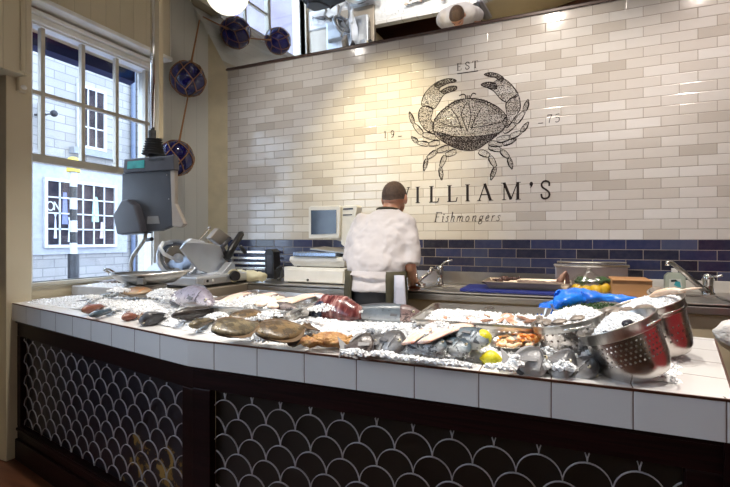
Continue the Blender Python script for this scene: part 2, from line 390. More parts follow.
for (x0, x1, z0, z1, c) in ((60, 66, 1.7, 2.6, (.16, .18, .34)), (90, 97, 1.8, 2.55, (.35, .60, .60)), (52, 55, 1.3, 2.0, (.55, .6, .72)), (98, 103, 1.3, 1.8, (.5, .4, .45)), (66, 70, 1.2, 1.9, (.6, .65, .75))):
    y0, y1 = PX(x0, 200, FX).y, PX(x1, 200, FX).y
    MB().prism([(FX+.075, y0, z0), (FX+.075, y1, z0), (FX+.075, y1-.03, z1-.1), (FX+.075, (y0+y1)/2+.05, z1), (FX+.075, (y0+y1)/2-.05, z1), (FX+.075, y0+.03, z1-.1)], (.012, 0, 0)).build('hanging_garment', mat('garment', c, .8), bld, True)
y = PX(131, 100, FX).y
MB().tube([(FX+.1, y, 0), (FX+.1, y, 8)], .07).build('drainpipe', mat('pipe_blue', (.10, .13, .2), .5), bld, True)
MB().box((FX-4, y+.15, -.1), (FX+.12, 12.4, 8.5)).build('side_wall', stone, bld, True)
sb = thing('wall_bracket', 'black iron sign bracket on the stone wall across the street', 'bracket', PX(38, 130, FX+.1))
MB().bar(PX(39, 103, FX+.1), PX(39, 150, FX+.1), .05, .05).bar(PX(35, 115, FX+.1), PX(46, 114.5, FX+.5), .05, .05).ball(PX(54, 113.5, FX+.5), .09).bar(PX(46, 114.5, FX+.5), PX(54, 113.5, FX+.5), .04, .04).build('arm', iron, sb, True)
by = PX(73.5, 200, -11.5).y
bc = thing('beacon_pole', 'black and white striped crossing beacon pole with yellow lamp across the street', 'street light', (-11.5, by, 0))
m2 = [black, sash_m]; mb = MB(); zz = [0, .9, 1.18, 1.46, 1.75, 2.04, 2.33, 2.62, 3.0]
for i in range(len(zz)-1):
    mb.cur = i % 2; mb.tube([(-11.5, by, zz[i]), (-11.5, by, zz[i+1])], .085 if i else .13, 14)
mb.build('pole', m2, bc, True)
MB().ball((-11.5, by, 3.2), .19).build('lamp_globe', yellow_p, bc, True, smooth=True)
MB().lathe([(.16, 3.0), (.16, 3.06), (.08, 3.08)], (-11.5, by, 0), 16).build('lamp_collar', yellow_p, bc, True)
# lettering helpers ---------------------------------------------------------------
def _arc(cx, cy, rx, ry, a0, a1, n=12): return [(cx+rx*cos(R(a0+(a1-a0)*i/n)), cy+ry*sin(R(a0+(a1-a0)*i/n))) for i in range(n+1)]
K, TN = .15, .055      # thick and thin strokes as a fraction of the height
def serif(x, y, w=.16): return ([(x-w, y), (x+w, y)], .035)
GL = {
 'W': (1.35, [([(.02,1),(.40,0)], K), ([(.40,0),(.68,.95)], TN), ([(.60,1),(.96,0)], K), ([(.96,0),(1.3,1)], TN), serif(.06,.985,.14), serif(.64,.985,.14), serif(1.28,.985,.12)]),
 'I': (.42, [([(.21,0),(.21,1)], K), serif(.21,.018), serif(.21,.982)]),
 'L': (.78, [([(.2,0),(.2,1)], K), serif(.2,.982), ([(.04,.02),(.66,.02)], .045), ([(.66,.0),(.74,.26)], .05)]),
 'A': (1.0, [([(.08,0),(.48,1)], TN), ([(.46,1),(.86,0)], K), ([(.22,.36),(.70,.36)], .045), serif(.1,.018,.13), serif(.88,.018,.15)]),
 'M': (1.3, [([(.2,0),(.2,1)], TN), ([(.2,1),(.64,.02)], K), ([(.64,.02),(1.06,1)], TN), ([(1.08,0),(1.08,1)], K), serif(.2,.018,.14), serif(1.1,.018,.16), serif(.12,.982,.11), serif(1.14,.982,.12)]),
 "'": (.3, [(_arc(.12,.86,.05,.07,0,360), .1), ([(.18,.86),(.15,.74),(.06,.66)], .05)]),
 'S': (.68, [([(.56,.70),(.55,.90),(.38,.985),(.2,.95),(.1,.80),(.16,.64),(.34,.52),(.52,.38),(.58,.22),(.50,.07),(.32,.01),(.14,.06),(.08,.28)], .10)]),
 'E': (.72, [([(.18,0),(.18,1)], .12), ([(.04,.02),(.62,.02)], .045), ([(.04,.98),(.60,.98)], .045), ([(.18,.52),(.48,.52)], .045), ([(.62,.0),(.68,.24)], .05), ([(.6,1),(.62,.78)], .05), ([(.48,.62),(.48,.42)], .04)]),
 'T': (.8, [([(.40,0),(.40,1)], .12), ([(.04,.98),(.76,.98)], .045), ([(.05,1),(.03,.76)], .05), ([(.75,1),(.77,.76)], .05), serif(.4,.018)]),
 '1': (.5, [([(.26,0),(.26,.98)], .11), ([(.1,.86),(.26,.97)], .05), serif(.26,.018)]),
 '9': (.62, [(_arc(.3,.68,.21,.27,0,360), .08), ([(.51,.70),(.50,.40),(.36,.14),(.14,.0)], .08)]),
 '7': (.62, [([(.08,.96),(.58,.96)], .09), ([(.56,.95),(.34,.5),(.24,0)], .09), ([(.08,1),(.06,.8)], .05)]),
 '5': (.62, [([(.16,.95),(.54,.98)], .08), ([(.17,.95),(.13,.55)], .05), ([(.13,.55),(.3,.62),(.48,.54),(.54,.34),(.46,.1),(.26,.0),(.08,.08)], .09)]),
 '_': (.62, [([(.02,.06),(.58,.06)], .075)]),
 'F': (.62, [([(.16,0),(.16,1)], .085), ([(.04,.985),(.62,.985)], .05), ([(.16,.52),(.46,.52)], .045), ([(.62,1),(.61,.8)], .04), serif(.16,.018,.12)]),
 'i': (.26, [([(.04,.48),(.12,.56),(.12,.06),(.22,.04)], .07), (_arc(.14,.78,.03,.03,0,360,6), .06)]),
 's': (.34, [([(.30,.46),(.22,.57),(.10,.50),(.12,.38),(.24,.24),(.24,.08),(.12,.01),(.02,.1)], .055)]),
 'h': (.44, [([(.08,0),(.08,1)], .065), ([(.02,.98),(.09,1)], .04), ([(.08,.34),(.2,.54),(.32,.54),(.35,.4),(.31,.06),(.42,.05)], .06)]),
 'm': (.68, [([(.08,0),(.08,.56)], .06), ([(.08,.34),(.2,.54),(.31,.52),(.32,.4),(.31,0)], .06), ([(.32,.34),(.44,.54),(.55,.52),(.57,.4),(.54,.06),(.66,.05)], .06)]),
 'o': (.42, [(_arc(.21,.28,.15,.27,0,360), .06)]),
 'n': (.46, [([(.08,0),(.08,.56)], .06), ([(.08,.34),(.2,.54),(.31,.54),(.35,.4),(.31,.06),(.44,.05)], .06)]),
 'g': (.44, [(_arc(.2,.36,.13,.18,0,360), .055), ([(.1,.2),(.06,.12),(.3,.05),(.36,-.1),(.24,-.26),(.06,-.22),(.04,-.08),(.14,.02)], .055), ([(.3,.5),(.42,.54)], .045)]),
 'e': (.38, [([(.06,.28),(.30,.36),(.30,.5),(.18,.56),(.07,.40),(.06,.16),(.16,.01),(.32,.1)], .06)]),
 'r': (.34, [([(.08,0),(.08,.56)], .06), ([(.08,.34),(.18,.54),(.31,.52)], .06)]),
 'O': (1.0, [(_arc(.45,.5,.38,.5,0,360), .14)]), 'N': (.95, [([(.15,0),(.15,1)], .15), ([(.15,1),(.75,0)], .15), ([(.75,0),(.75,1)], .15)]),
}
HS = 1
def ribbon(mb, pts, ws, T, thick=.0012):
    """flat strip of the given widths along 2D points, mapped to the place by T(x, y, off)"""
    n = len(pts); Ls = []; Rs = []
    for i, p in enumerate(pts):
        a = pts[max(i-1, 0)]; b = pts[min(i+1, n-1)]; dx, dy = b[0]-a[0], b[1]-a[1]; L = hypot(dx, dy) or 1e-6
        w_ = ws[i]/2; nx, ny = -dy/L*w_, dx/L*w_
        Ls.append((p[0]+nx, p[1]+ny)); Rs.append((p[0]-nx, p[1]-ny))
    vs = [T(*q, thick) for q in Ls]+[T(*q, thick) for q in Rs]+[T(*q, 0) for q in Ls]+[T(*q, 0) for q in Rs]
    fs = []
    for i in range(n-1):
        fs += [(i, i+1, n+i+1, n+i), (2*n+i, 3*n+i, 3*n+i+1, 2*n+i+1), (i, 2*n+i, 2*n+i+1, i+1), (n+i, n+i+1, 3*n+i+1, 3*n+i)]
    mb.add(vs, fs)
def letter(mb, ch, x, y, H, T, slant=0, wx=1):
    H = H*HS
    for pts, w_ in GL[ch][1]:
        if len(pts) > 3: pts = [(p.x, p.y) for p in smoothpts([(a, b, 0) for a, b in pts], 4)]
        q = [(x+(a*wx+b*slant)*H, y+b*H) for a, b in pts]; ribbon(mb, q, [w_*H]*len(q), T)
HS = .937
wallT = lambda x, z, o: V((x, YB-.0008-o, z))
sm = MB()
for ch, px in (('O', 46.5), ('N', 53)):
    y0 = PX(px, 205, FX+.1).y; letter(sm, ch, y0, PX(px, 210, FX+.1).z, .25, lambda a, b, o: V((FX+.10+o, a, b)))
sm.build('window_lettering', sash_m, bld, True)
# mural ---------------------------------------------------------------------------
ink = mat('printed_ink', (.022, .013, .012), .35); ink_mid = ink_mat('stippled_ink', 150, .525); ink_light = ink_mat('light_stippled_ink', 190, .57); ink_dense = ink_mat('dense_stippled_ink', 130, .46)
mural = thing('wall_logo', 'printed brown crab emblem with shop name lettering on the white tiles', 'sign', (0, YB, 1.5))
Z1 = lambda a, b: (lambda p: (p.x, p.z))(PY(400+a/4.867, 60+b/4.867, YB))
Z2 = lambda a, b: (lambda p: (p.x, p.z))(PY(390+a/4.055, 140+b/4.055, YB))
def wx_(x, y=200): return PY(x, y, YB).x
def text(name, items, z, H, slant=0, wx=1):
    for ch, px in items: mb = MB(); letter(mb, ch, wx_(px), z, H, wallT, slant, wx); mb.build(name, ink, mural, True)
text('capital_letter', [(c, 390+a/4.055) for c, a in zip("WILLIAM'S", (8, 101, 157, 230, 302, 356, 450, 565, 608))], 1.537, .128, 0, .86)
zf = PY(460, 221.6, YB).z
xs = [177, 207, 223, 243, 268, 303, 330, 358, 384, 408, 430]
text('italic_letter', [(c, 390+a/4.055) for c, a in zip('Fishmongers', xs)], zf, .075, .22, 1.05)
ze = PY(466, 69.5, YB).z
text('small_letter', [('E', 456.6), ('S', 465), ('T', 472.2)], ze, .055)
mb = MB(); ribbon(mb, [(wx_(457), ze-.022), (wx_(478), ze-.022)], [.006, .006], wallT); mb.build('est_underline', ink, mural, True)
z7 = PY(550, 122, YB).z
text('numeral', [('1', 383.5), ('9', 390.5), ('_', 398), ('_', 538), ('7', 547), ('5', 554.6)], z7-.005, .058)
def blob(mb, poly, Zf, off=0.0004, sm_=True):
    pts = [Zf(*p) for p in poly]
    if sm_: pts = [(p.x, p.y) for p in smoothpts([(a, b, 0) for a, b in pts], 4, True)]
    c = (sum(p[0] for p in pts)/len(pts), sum(p[1] for p in pts)/len(pts)); n = len(pts)
    mb.add([wallT(*p, off) for p in pts]+[wallT(*c, off)], [(i, (i+1) % n, n) for i in range(n)])
    return pts
def outline(mb, pts, w0=.005):
    n = len(pts); ribbon(mb, list(pts)+[pts[0]], [w0*(.6+.6*abs(sin(i*.37))) for i in range(n+1)], wallT, .0012)
CM = [ink_light, ink_mid, ink_dense, ink]
class Lay:
    def __init__(s, k): s.k = k
    def add(s, v, f): EM.cur = s.k; EM.add(v, f)
EM = MB(); lite, mid, body, line = Lay(0), Lay(1), Lay(2), Lay(3)
def flush(name):
    global EM
    EM.build(name, CM, mural, True); EM = MB()
cara = [(165,300),(160,330),(175,370),(215,400),(260,425),(300,437),(350,440),(380,432),(420,405),(470,365),(505,335),(520,300),(515,270),(490,240),(450,215),(400,195),(360,188),(320,190),(270,202),(225,230),(190,260)]
outline(line, blob(mid, cara, Z1, .0004), .006)
blob(body, [(165,345),(205,365),(320,372),(440,362),(500,345),(470,372),(420,408),(350,440),(300,437),(230,410)], Z1, .0006)
for k in range(11):                                   # scalloped shell edge
    for sgn in (-1, 1):
        t = k/10; a = 345+sgn*(35+135*t); b = 197+95*t**1.9
        blob(lite, [(a+8*cos(j), b+8*sin(j)) for j in (0, 1.05, 2.1, 3.14, 4.2, 5.25)], Z1, .0008); outline(line, [Z1(a+9*cos(j*.7), b+9*sin(j*.7)) for j in range(9)], .003)
for pl in ([(325,205),(300,260),(310,300),(325,345)], [(330,205),(345,260),(340,300),(328,345)], [(190,300),(240,320),(310,330)], [(345,330),(420,320),(500,300)], [(250,240),(280,280),(300,340)], [(400,230),(370,280),(345,340)], [(205,368),(320,374),(470,362)], [(245,392),(320,398),(425,385)]):
    ribbon(line, [(p.x, p.y) for p in smoothpts([(*Z1(*q), 0) for q in pl], 5)], [.005]*(len(pl)*5-4), wallT)
for pl in ([(320,188),(318,172),(305,167),(288,175)], [(342,188),(348,170),(358,162),(370,167)], [(328,190),(327,172)], [(336,190),(337,172)]):
    q = [(p.x, p.y) for p in smoothpts([(*Z1(*q), 0) for q in pl], 5)]; ribbon(line, q, [.007]*len(q), wallT)
flush('crab_shell')
claws = [
 [(100,235),(90,270),(100,310),(130,345),(158,348),(165,310),(150,290),(160,240),(130,225)], [(105,220),(115,175),(150,130),(185,110),(200,125),(190,150),(225,155),(205,180),(185,215),(165,238),(130,225)],
 [(165,118),(200,100),(240,90),(270,97),(270,107),(235,113),(205,128),(185,135)], [(200,150),(240,130),(275,128),(272,145),(240,158),(215,165)],
 [(455,110),(490,90),(520,100),(550,130),(575,165),(565,180),(540,185),(520,205),(490,190),(455,150),(430,135)], [(410,70),(440,62),(480,70),(505,90),(490,105),(465,85),(430,80)],
 [(395,118),(430,108),(465,115),(470,140),(440,138),(410,130)], [(520,205),(545,185),(575,170),(585,215),(580,250),(545,300),(520,330),(500,300),(520,270),(515,230)]]
for i, c in enumerate(claws):
    outline(line, blob(mid if i in (1, 4, 0, 7) else body, c, Z1), .006)
    if i in (3, 7): flush('crab_claw')
def leg(pts, Zf, w0, w1):
    n = len(pts)-1
    for i in range(n):
        a = Zf(*pts[i]); b = Zf(*pts[i+1]); dx, dy = b[0]-a[0], b[1]-a[1]; L = hypot(dx, dy); nx, ny = -dy/L, dx/L
        w_ = w0+(w1-w0)*i/n; wn = (w0+(w1-w0)*(i+1)/n)*(.25 if i == n-1 else .75)
        up = [(a[0]+dx*t+nx*h, a[1]+dy*t+ny*h) for t, h in ((.04, w_*.35), (.25, w_*.5), (.6, w_*.48), (.96, wn*.5))]
        dn = [(a[0]+dx*t-nx*h, a[1]+dy*t-ny*h) for t, h in ((.96, wn*.5), (.6, w_*.48), (.25, w_*.5), (.04, w_*.35))]
        blob(lite if i < n-1 else mid, up+dn, lambda a, b: (a, b), .0004, False); outline(line, up+dn, .0045)
        ribbon(line, dn, [.002, .008, .009, .004], wallT)
for pts, Zf, w0 in (([(175,378),(110,362),(65,310),(45,250)], Z1, .045), ([(195,400),(140,412),(85,402),(55,372)], Z1, .042), ([(240,30),(190,45),(150,75),(137,128)], Z2, .042), ([(270,45),(225,62),(205,110),(210,165)], Z2, .042),
                    ([(360,45),(405,65),(428,110),(408,165)], Z2, .042), ([(400,25),(450,42),(482,72),(496,120)], Z2, .042), ([(500,352),(560,310),(605,250),(625,190)], Z1, .045), ([(470,392),(535,375),(590,350),(627,300)], Z1, .045), ([(430,405),(500,412),(570,385)], Z1, .038)):
    leg(pts, Zf, w0, .022); flush('crab_leg')

# angled mirror --------------------------------------------------------------------
mir = mat('mirror_glass', (.88, .90, .92), .015, 1, var=(.88, .90, .92))
yt = YB-(ZC-ZT)/TILT
MB().prism([(XC-.005, YB, ZT), (XC-.005, yt, ZC), (XC-.005, YB, ZC)], (6.3, 0, 0)).build('angled_mirror', mir)
tag(bpy.data.objects['angled_mirror'], 'sloping mirror along the top of the tiled wall', 'mirror')
struct('trim_7', MB().box((XC-.02, YB-.012, ZT-.012), (3.6, YB, ZT+.003)), mat('mirror_strip', (.10, .06, .05), .4), 'dark strip along the top of the tiles')
# ------------------------------------------------------------------ display counter
ZTOP = .90; TW = .1855
outer = [(-2.955, 1.62), (-2.89, 1.615), (-1.257, 1.285), (.364, 1.285), (.52, 2.05), (-1.0, 2.31), (-2.18, 2.31), (-2.18, 2.08), (-2.955, 2.08)]
bord = [.05, .095, .095, .11, .06, .05, .05, .05, .12]          # border width of each edge
def inset(poly, ws):
    n = len(poly); out = []
    for i in range(n):
        def ln(j):
            a = V(poly[j % n]); b = V(poly[(j+1) % n]); d = (b-a).normalized(); nn = V((-d.y, d.x)); return a+nn*ws[j % n], d
        (p, d), (q, e) = ln(i-1), ln(i); cr = d.x*e.y-d.y*e.x
        out.append(tuple(p+d*(((q-p).x*e.y-(q-p).y*e.x)/cr)) if abs(cr) > 1e-4 else tuple(q))
    return out
inner = inset(outer, bord); NO = len(outer)
counter = thing('display_counter', 'long fish display counter with white tiled edge and dark wooden front', 'counter', (-1.2, 1.8, 0))
tile_c = uvtile_mat('counter_tiles', (.72, .71, .70), (.20, .15, .13), TW)
u0s = {1: 0, 2: .0645, 3: 0}
mb = MB(); um = MB()
for i in range(NO):
    j = (i+1) % NO; a, b, c, d = V(outer[i]), V(outer[j]), V(inner[j]), V(inner[i]); L = (b-a).length; u0 = u0s.get(i, .02); e = (b-a).normalized()
    ua, ub = u0, u0+L; uc = u0+(c-a).dot(e); ud = u0+(d-a).dot(e)
    z = ZTOP; zi = .83; zo = .80
    mb.add([(*a, z), (*b, z), (*c, z), (*d, z)], [(0, 1, 2, 3)], [((ua, 0), (ub, 0), (uc, .1), (ud, .1))])
    mb.add([(*a, zo), (*b, zo), (*b, z), (*a, z)], [(0, 1, 2, 3)], [((ua, 0), (ub, 0), (ub, .1), (ua, .1))])
    mb.add([(*d, zi), (*c, zi), (*c, z), (*d, z)], [(3, 2, 1, 0)], [((ud, .1), (uc, .1), (uc, 0), (ud, 0))])
    mb.add([(*a, zo), (*b, zo), (*c, zo), (*d, zo)], [(3, 2, 1, 0)], [((ud, 0), (uc, 0), (ub, .1), (ua, .1))])
mb.build('tile_border', tile_c, counter, True)
mb = MB()
for i in (1, 2, 3):
    a, b = V(outer[i]), V(outer[i+1]); mb.bar((*a, ZTOP-.003), (*b, ZTOP-.003), .006, .006)
mb.build('edge_trim', bronze, counter, True)
MB().add([(*p, .835) for p in inner], [tuple(range(NO))]).build('well_liner', dull_steel, counter, True)
# wooden front
def front(A, B, x0, x1, zt, zb, name, apex, sc_mat):
    A, B = V(A), V(B); e = (B-A).normalized(); nrm = V((e.y, -e.x)); L = (B-A).length
    T = lambda s, z, o=0: V((A.x+e.x*s+nrm.x*(o-.02), A.y+e.y*s+nrm.y*(o-.02), z))
    def blk(m, s0, s1, z0, z1, o0, o1):
        vs = [T(s, z, o) for o in (o0, o1) for s, z in ((s0, z0), (s1, z0), (s1, z1), (s0, z1))]
        m.add(vs, [(3,2,1,0),(4,5,6,7),(0,1,5,4),(1,2,6,5),(2,3,7,6),(3,0,4,7)])
    fr = MB(); blk(fr, 0, L, zt, .80, -.03, .0); blk(fr, 0, L, 0, zb, -.03, .0)
    fr.build('rail', darkwood_h, counter, True, bevel=.003)
    for e0, e1 in ((0, x0), (x1, L)): ps = MB(); blk(ps, e0, e1, zb, zt, -.03, .001); ps.build('stile', darkwood, counter, True, bevel=.003)
    sk = MB(); blk(sk, 0, L, 0, .12, .0, .012); blk(sk, 0, L, zb-.025, zb-.008, 0, .008); blk(sk, 0, L, .785, .80, 0, .010); sk.build('skirting', darkwood_h, counter, True, bevel=.004)
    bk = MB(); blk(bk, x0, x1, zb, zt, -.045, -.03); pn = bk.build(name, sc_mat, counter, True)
    wr = MB(); ax = .059; bz = .062
    k = -2
    za = .683+bz
    row = 0
    while za-bz > zb-.06:
        s0 = apex+(ax if row % 2 == 0 else 0)
        n = int(L/ax/2)+3
        for c in range(-n, n):
            cx = s0+c*2*ax
            pts = [(cx+ax*cos(R(a)), za-bz+bz*sin(R(a))) for a in range(0, 181, 12)]
            run = []
            for q in pts+[None]:
                ok = q and x0+.003 < q[0] < x1-.003 and zb+.002 < q[1] < zt-.002
                if ok: run.append(q)
                else:
                    if len(run) > 1:
                        for u in range(len(run)-1):
                            p, q2 = run[u], run[u+1]; vs = []
                            for s, z in (p, q2):
                                dx, dz = s-cx, z-(za-bz); m_ = hypot(dx, dz); dx /= m_; dz /= m_
                                for h in (-.0013, .0013):
                                    for o in (-.019, -.014): vs.append(T(s+dx*h, z+dz*h, o))
                            wr.add(vs, [(0,1,5,4), (3,2,6,7), (1,3,7,5), (2,0,4,6), (0,2,3,1), (4,5,7,6)])
                    run = []
        za -= bz; row += 1
    wr.build('scallop_lattice', wire_m, pn, True)
    pn_w = pn
    return pn
def scale_mat(name, gleam):
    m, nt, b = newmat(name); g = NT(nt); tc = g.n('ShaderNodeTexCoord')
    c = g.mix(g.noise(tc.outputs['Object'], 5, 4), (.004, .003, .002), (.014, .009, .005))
    if gleam:
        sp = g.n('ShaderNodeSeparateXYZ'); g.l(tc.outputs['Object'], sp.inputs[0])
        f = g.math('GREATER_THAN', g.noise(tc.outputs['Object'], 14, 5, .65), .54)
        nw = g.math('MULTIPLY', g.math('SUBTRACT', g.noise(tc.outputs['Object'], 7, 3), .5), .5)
        x = g.math('MULTIPLY', g.math('GREATER_THAN', g.math('ADD', sp.outputs[0], nw), gleam[0]), g.math('LESS_THAN', g.math('ADD', sp.outputs[2], nw), gleam[1]))
        c = g.mix(g.math('MULTIPLY', f, x), (.010, .008, .012), (.24, .14, .03))  # yellow gleam of light painted as patches into the backing colour
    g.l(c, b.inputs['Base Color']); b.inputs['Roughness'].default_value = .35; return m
Lx = lambda x: (V((x, 1.285))-V((-1.257, 1.285))).x
p1 = front((-2.89, 1.615), (-1.257, 1.285), .05, 1.60, .71, .19, 'left_scale_panel', .055, scale_mat('bronze_scales_gleam', (-.52, .44)))
p2 = front((-1.257, 1.285), (.364, 1.285), .085, 1.53, .716, .19, 'right_scale_panel', 1.257-.409, scale_mat('bronze_scales', None))
p1.name = 'scale_panel'; p2.name = 'scale_panel'
# the lattice was built in place: move it into its panel's frame
mb = MB(); mb.box((.334, 1.31, 0), (.355, 1.33, .8))
d = (V((.52, 2.05))-V((.364, 1.285)))
MB().prism([(.364, 1.285, 0), (.52, 2.05, 0), (.50, 2.05, 0), (.344, 1.285, 0)], (0, 0, .80)).build('end_panel', darkwood, counter, True)
MB().prism([(.50, 2.03, 0), (.48, 2.03, 0), (-1.0, 2.28, 0), (-1.0, 2.30, 0)], (0, 0, .80)).build('back_panel', cream, counter, True)
# ------------------------------------------------------------------ benches
ZB = .953
bench = thing('steel_bench', 'long stainless steel bench with two sinks under the tiled wall', 'bench', (0, 3.0, 0))
S1 = (-.80, -.32, 2.80, 3.12); S2 = (.44, .80, 2.78, 3.12); XS = -2.05
YF = 2.66
MB().box((XS, YF, ZB-.05), (3.5, YB-.002, ZB-.012)).box((XS, YF, ZB-.012), (S1[0], YB-.002, ZB)).box((S1[1], YF, ZB-.012), (S2[0], YB-.002, ZB)).box((S2[1], YF, ZB-.012), (3.5, YB-.002, ZB))\
    .box((S1[0], YF, ZB-.012), (S1[1], S1[2], ZB)).box((S1[0], S1[3], ZB-.012), (S1[1], YB-.002, ZB)).box((S2[0], YF, ZB-.012), (S2[1], S2[2], ZB)).box((S2[0], S2[3], ZB-.012), (S2[1], YB-.002, ZB))\
    .box((XS, YF, ZB-.012), (3.5, YF+.012, ZB+.004)).build('worktop', steel, bench, True, bevel=.004)
MB().box((PY(398, 270, YB).x, YB-.014, ZB), (.19, YB-.003, PY(480, 272, YB).z)).build('splashback', steel, bench, True)
MB().box((.19, YB-.022, ZB), (3.5, YB-.003, PY(600, 277.5, YB).z)).build('upstand', white_pl, bench, True, bevel=.003)
MB().box((XS, YF+.04, .0), (3.5, YF+.08, ZB-.05)).build('bench_front', mat('beige_panel', (.50, .42, .30), .5), bench, True)
def sink(x0, x1, y0, y1, r=0):
    m = MB(); zt = ZB-.0115; rings = []
    for dz, ins in ((0, 0), (-.03, .008), (-.13, .02), (-.15, .05)):
        rings.append([V(((x0+x1)/2+(x1-x0-2*ins)/2*max(-1, min(1, 1.25*cos(a))), (y0+y1)/2+(y1-y0-2*ins)/2*max(-1, min(1, 1.25*sin(a))), zt+dz)) for a in [2*pi*k/32 for k in range(32)]])
    m.rings(rings, False); m.add(rings[-1], [tuple(range(32))]); m.build('sink_bowl', dull_steel, bench, True, smooth=True)
sink(*S1); sink(*S2)
oak = mat('worn_steel_shelf', (.42, .36, .29), .35, .5, scale=5)
side = thing('side_bench', 'low side bench under the window holding the slicer', 'bench', (-2.6, 2.6, 0))
MB().prism([(XW+.003, 2.085, .88), (XS-.005, 2.085, .88), (XS-.005, YB-.003, .88), (XC+.01, YB-.003, .88), (-2.85, 3.15, .88), (XW+.006, 2.79, .88)], (0, 0, ZB-.002-.88)).build('worktop', oak, side, True, bevel=.004)
MB().box((XW+.002, 2.33, 0), (XS-.06, 2.78, .88)).build('cabinet', cream, side, True)
# ------------------------------------------------------------------ crushed ice
ice_m = mat('crushed_ice', (.94, .95, .96), .4, var=(.90, .92, .94), scale=40)
_g = NT(ice_m.node_tree); _t = _g.n('ShaderNodeBsdfTranslucent'); _t.inputs[0].default_value = (.95, .96, .98, 1); _x = _g.n('ShaderNodeMixShader'); _x.inputs[0].default_value = .18
_g.l(ice_m.node_tree.nodes['Principled BSDF'].outputs[0], _x.inputs[1]); _g.l(_t.outputs[0], _x.inputs[2]); _g.l(_x.outputs[0], ice_m.node_tree.nodes['Material Output'].inputs[0])
def inpoly(x, y, poly):
    c = False; n = len(poly)
    for i in range(n):
        a, b = poly[i], poly[i-1]
        if (a[1] > y) != (b[1] > y) and x < (b[0]-a[0])*(y-a[1])/(b[1]-a[1])+a[0]: c = not c
    return c
def edged(x, y, poly):
    m = 9
    for i in range(len(poly)):
        a, b = V(poly[i-1]), V(poly[i]); d = b-a; t = max(0, min(1, (V((x, y))-a).dot(d)/d.dot(d))); m = min(m, (a+d*t-V((x, y))).length)
    return m
hills = [(P(*q[:2], .93), q[2], q[3]) for q in ((120, 303, .03, .16), (95, 304, .02, .10), (150, 305, .035, .10), (180, 315, .03, .12), (250, 306, .055, .12), (225, 320, .02, .12), (290, 325, .02, .12), (340, 330, .025, .14),
        (390, 330, .03, .14), (440, 336, .045, .13), (410, 348, .02, .08), (470, 345, .03, .06), (545, 350, .02, .05), (570, 352, .03, .05), (320, 322, .02, .1))]
def ice_h(x, y):
    e = min(1, .25+edged(x, y, inner)/.05)
    h = .896+.012*e
    for p, a, r_ in hills:
        d2 = ((x-p.x)**2+(y-p.y)**2)/(r_*r_); h += a*math.exp(-d2)*e
    return h+(noise.noise(V((x*22, y*22, 0)))*.006+noise.noise(V((x*70, y*70, 3)))*.003)*e
def chunk(mb, p, s_):
    M = Euler((random.random()*6, random.random()*6, random.random()*6)).to_matrix()
    a, b, c = s_*random.uniform(.6, 1.2), s_*random.uniform(.6, 1.2), s_*random.uniform(.5, 1)
    vs = [M @ V((x*a*random.uniform(.7, 1), y*b*random.uniform(.7, 1), z*c*random.uniform(.7, 1)))+p for x, y, z in ((-1,-1,-1),(1,-1,-1),(1,1,-1),(-1,1,-1),(-1,-1,1),(1,-1,1),(1,1,1),(-1,1,1))]
    mb.add(vs, [(0,3,2,1),(4,5,6,7),(0,1,5,4),(1,2,6,5),(2,3,7,6),(3,0,4,7)])
mb = MB(); st = .016; x0 = min(p[0] for p in inner); x1 = max(p[0] for p in inner); y0 = min(p[1] for p in inner); y1 = max(p[1] for p in inner)
icep = inset(outer, [b-.016 for b in bord]); idx = {}; vs = []; nx, ny = int((x1-x0)/st)+5, int((y1-y0)/st)+5
for i in range(nx):
    for j in range(ny):
        x, y = x0+(i-1)*st, y0+(j-1)*st
        if inpoly(x, y, icep): idx[(i, j)] = len(vs); vs.append((x, y, ice_h(x, y)))
mb.add(vs, [(idx[(i, j)], idx[(i+1, j)], idx[(i+1, j+1)], idx[(i, j+1)]) for (i, j) in idx if all(q in idx for q in ((i+1, j), (i+1, j+1), (i, j+1)))])
n = 0
while n < 15000:
    x, y = random.uniform(x0, x1), random.uniform(y0, y1)
    if not inpoly(x, y, inner): continue
    if y > 1.95 and random.random() < .4: continue
    n += 1; chunk(mb, V((x, y, ice_h(x, y)+random.uniform(-.002, .005))), random.uniform(.0022, .0058))
def heap(mb, c, rx, ry, h, n, s0=.0025, s1=.0062, rz=0):
    for _ in range(int(n*1.5)):
        a, r_ = random.random()*6.283, sqrt(random.random()); x, y = r_*cos(a), r_*sin(a); z = h*(1-r_*r_)*random.random()**.3
        chunk(mb, V((c[0]+x*rx*cos(rz)-y*ry*sin(rz), c[1]+x*rx*sin(rz)+y*ry*cos(rz), c[2]+z)), random.uniform(s0, s1))
for q in ((255, 307, .09, .05, .05, 500), (212, 309, .08, .035, .055, 420), (240, 309, .08, .03, .06, 420), (270, 312, .05, .02, .045, 160), (165, 303, .06, .03, .045, 260), (500, 364, .04, .015, .01, 80), (355, 350, .05, .015, .012, 90), (385, 352, .05, .015, .012, 90), (412, 356, .07, .012, .008, 90), (450, 360, .07, .012, .008, 90), (425, 348, .05, .015, .06, 100), (540, 362, .03, .015, .02, 80), (565, 365, .03, .015, .02, 80), (130, 312, .04, .02, .03, 100), (395, 334, .10, .05, .04, 400), (425, 348, .13, .05, .035, 650), (470, 336, .05, .03, .03, 200), (385, 344, .03, .02, .05, 160), (560, 350, .06, .03, .02, 240), (590, 358, .03, .03, .03, 150),
          (262, 336, .04, .03, .035, 160), (232, 322, .05, .02, .035, 160), (282, 338, .04, .02, .02, 120), (185, 312, .06, .05, .03, 250), (108, 302, .10, .04, .02, 250), (375, 311, .10, .02, .015, 120), (515, 362, .02, .02, .03, 60), (150, 314, .05, .02, .015, 100)):
    p = P(q[0], q[1], .935); heap(mb, (p.x, p.y, .925), *q[2:])
ICE = mb
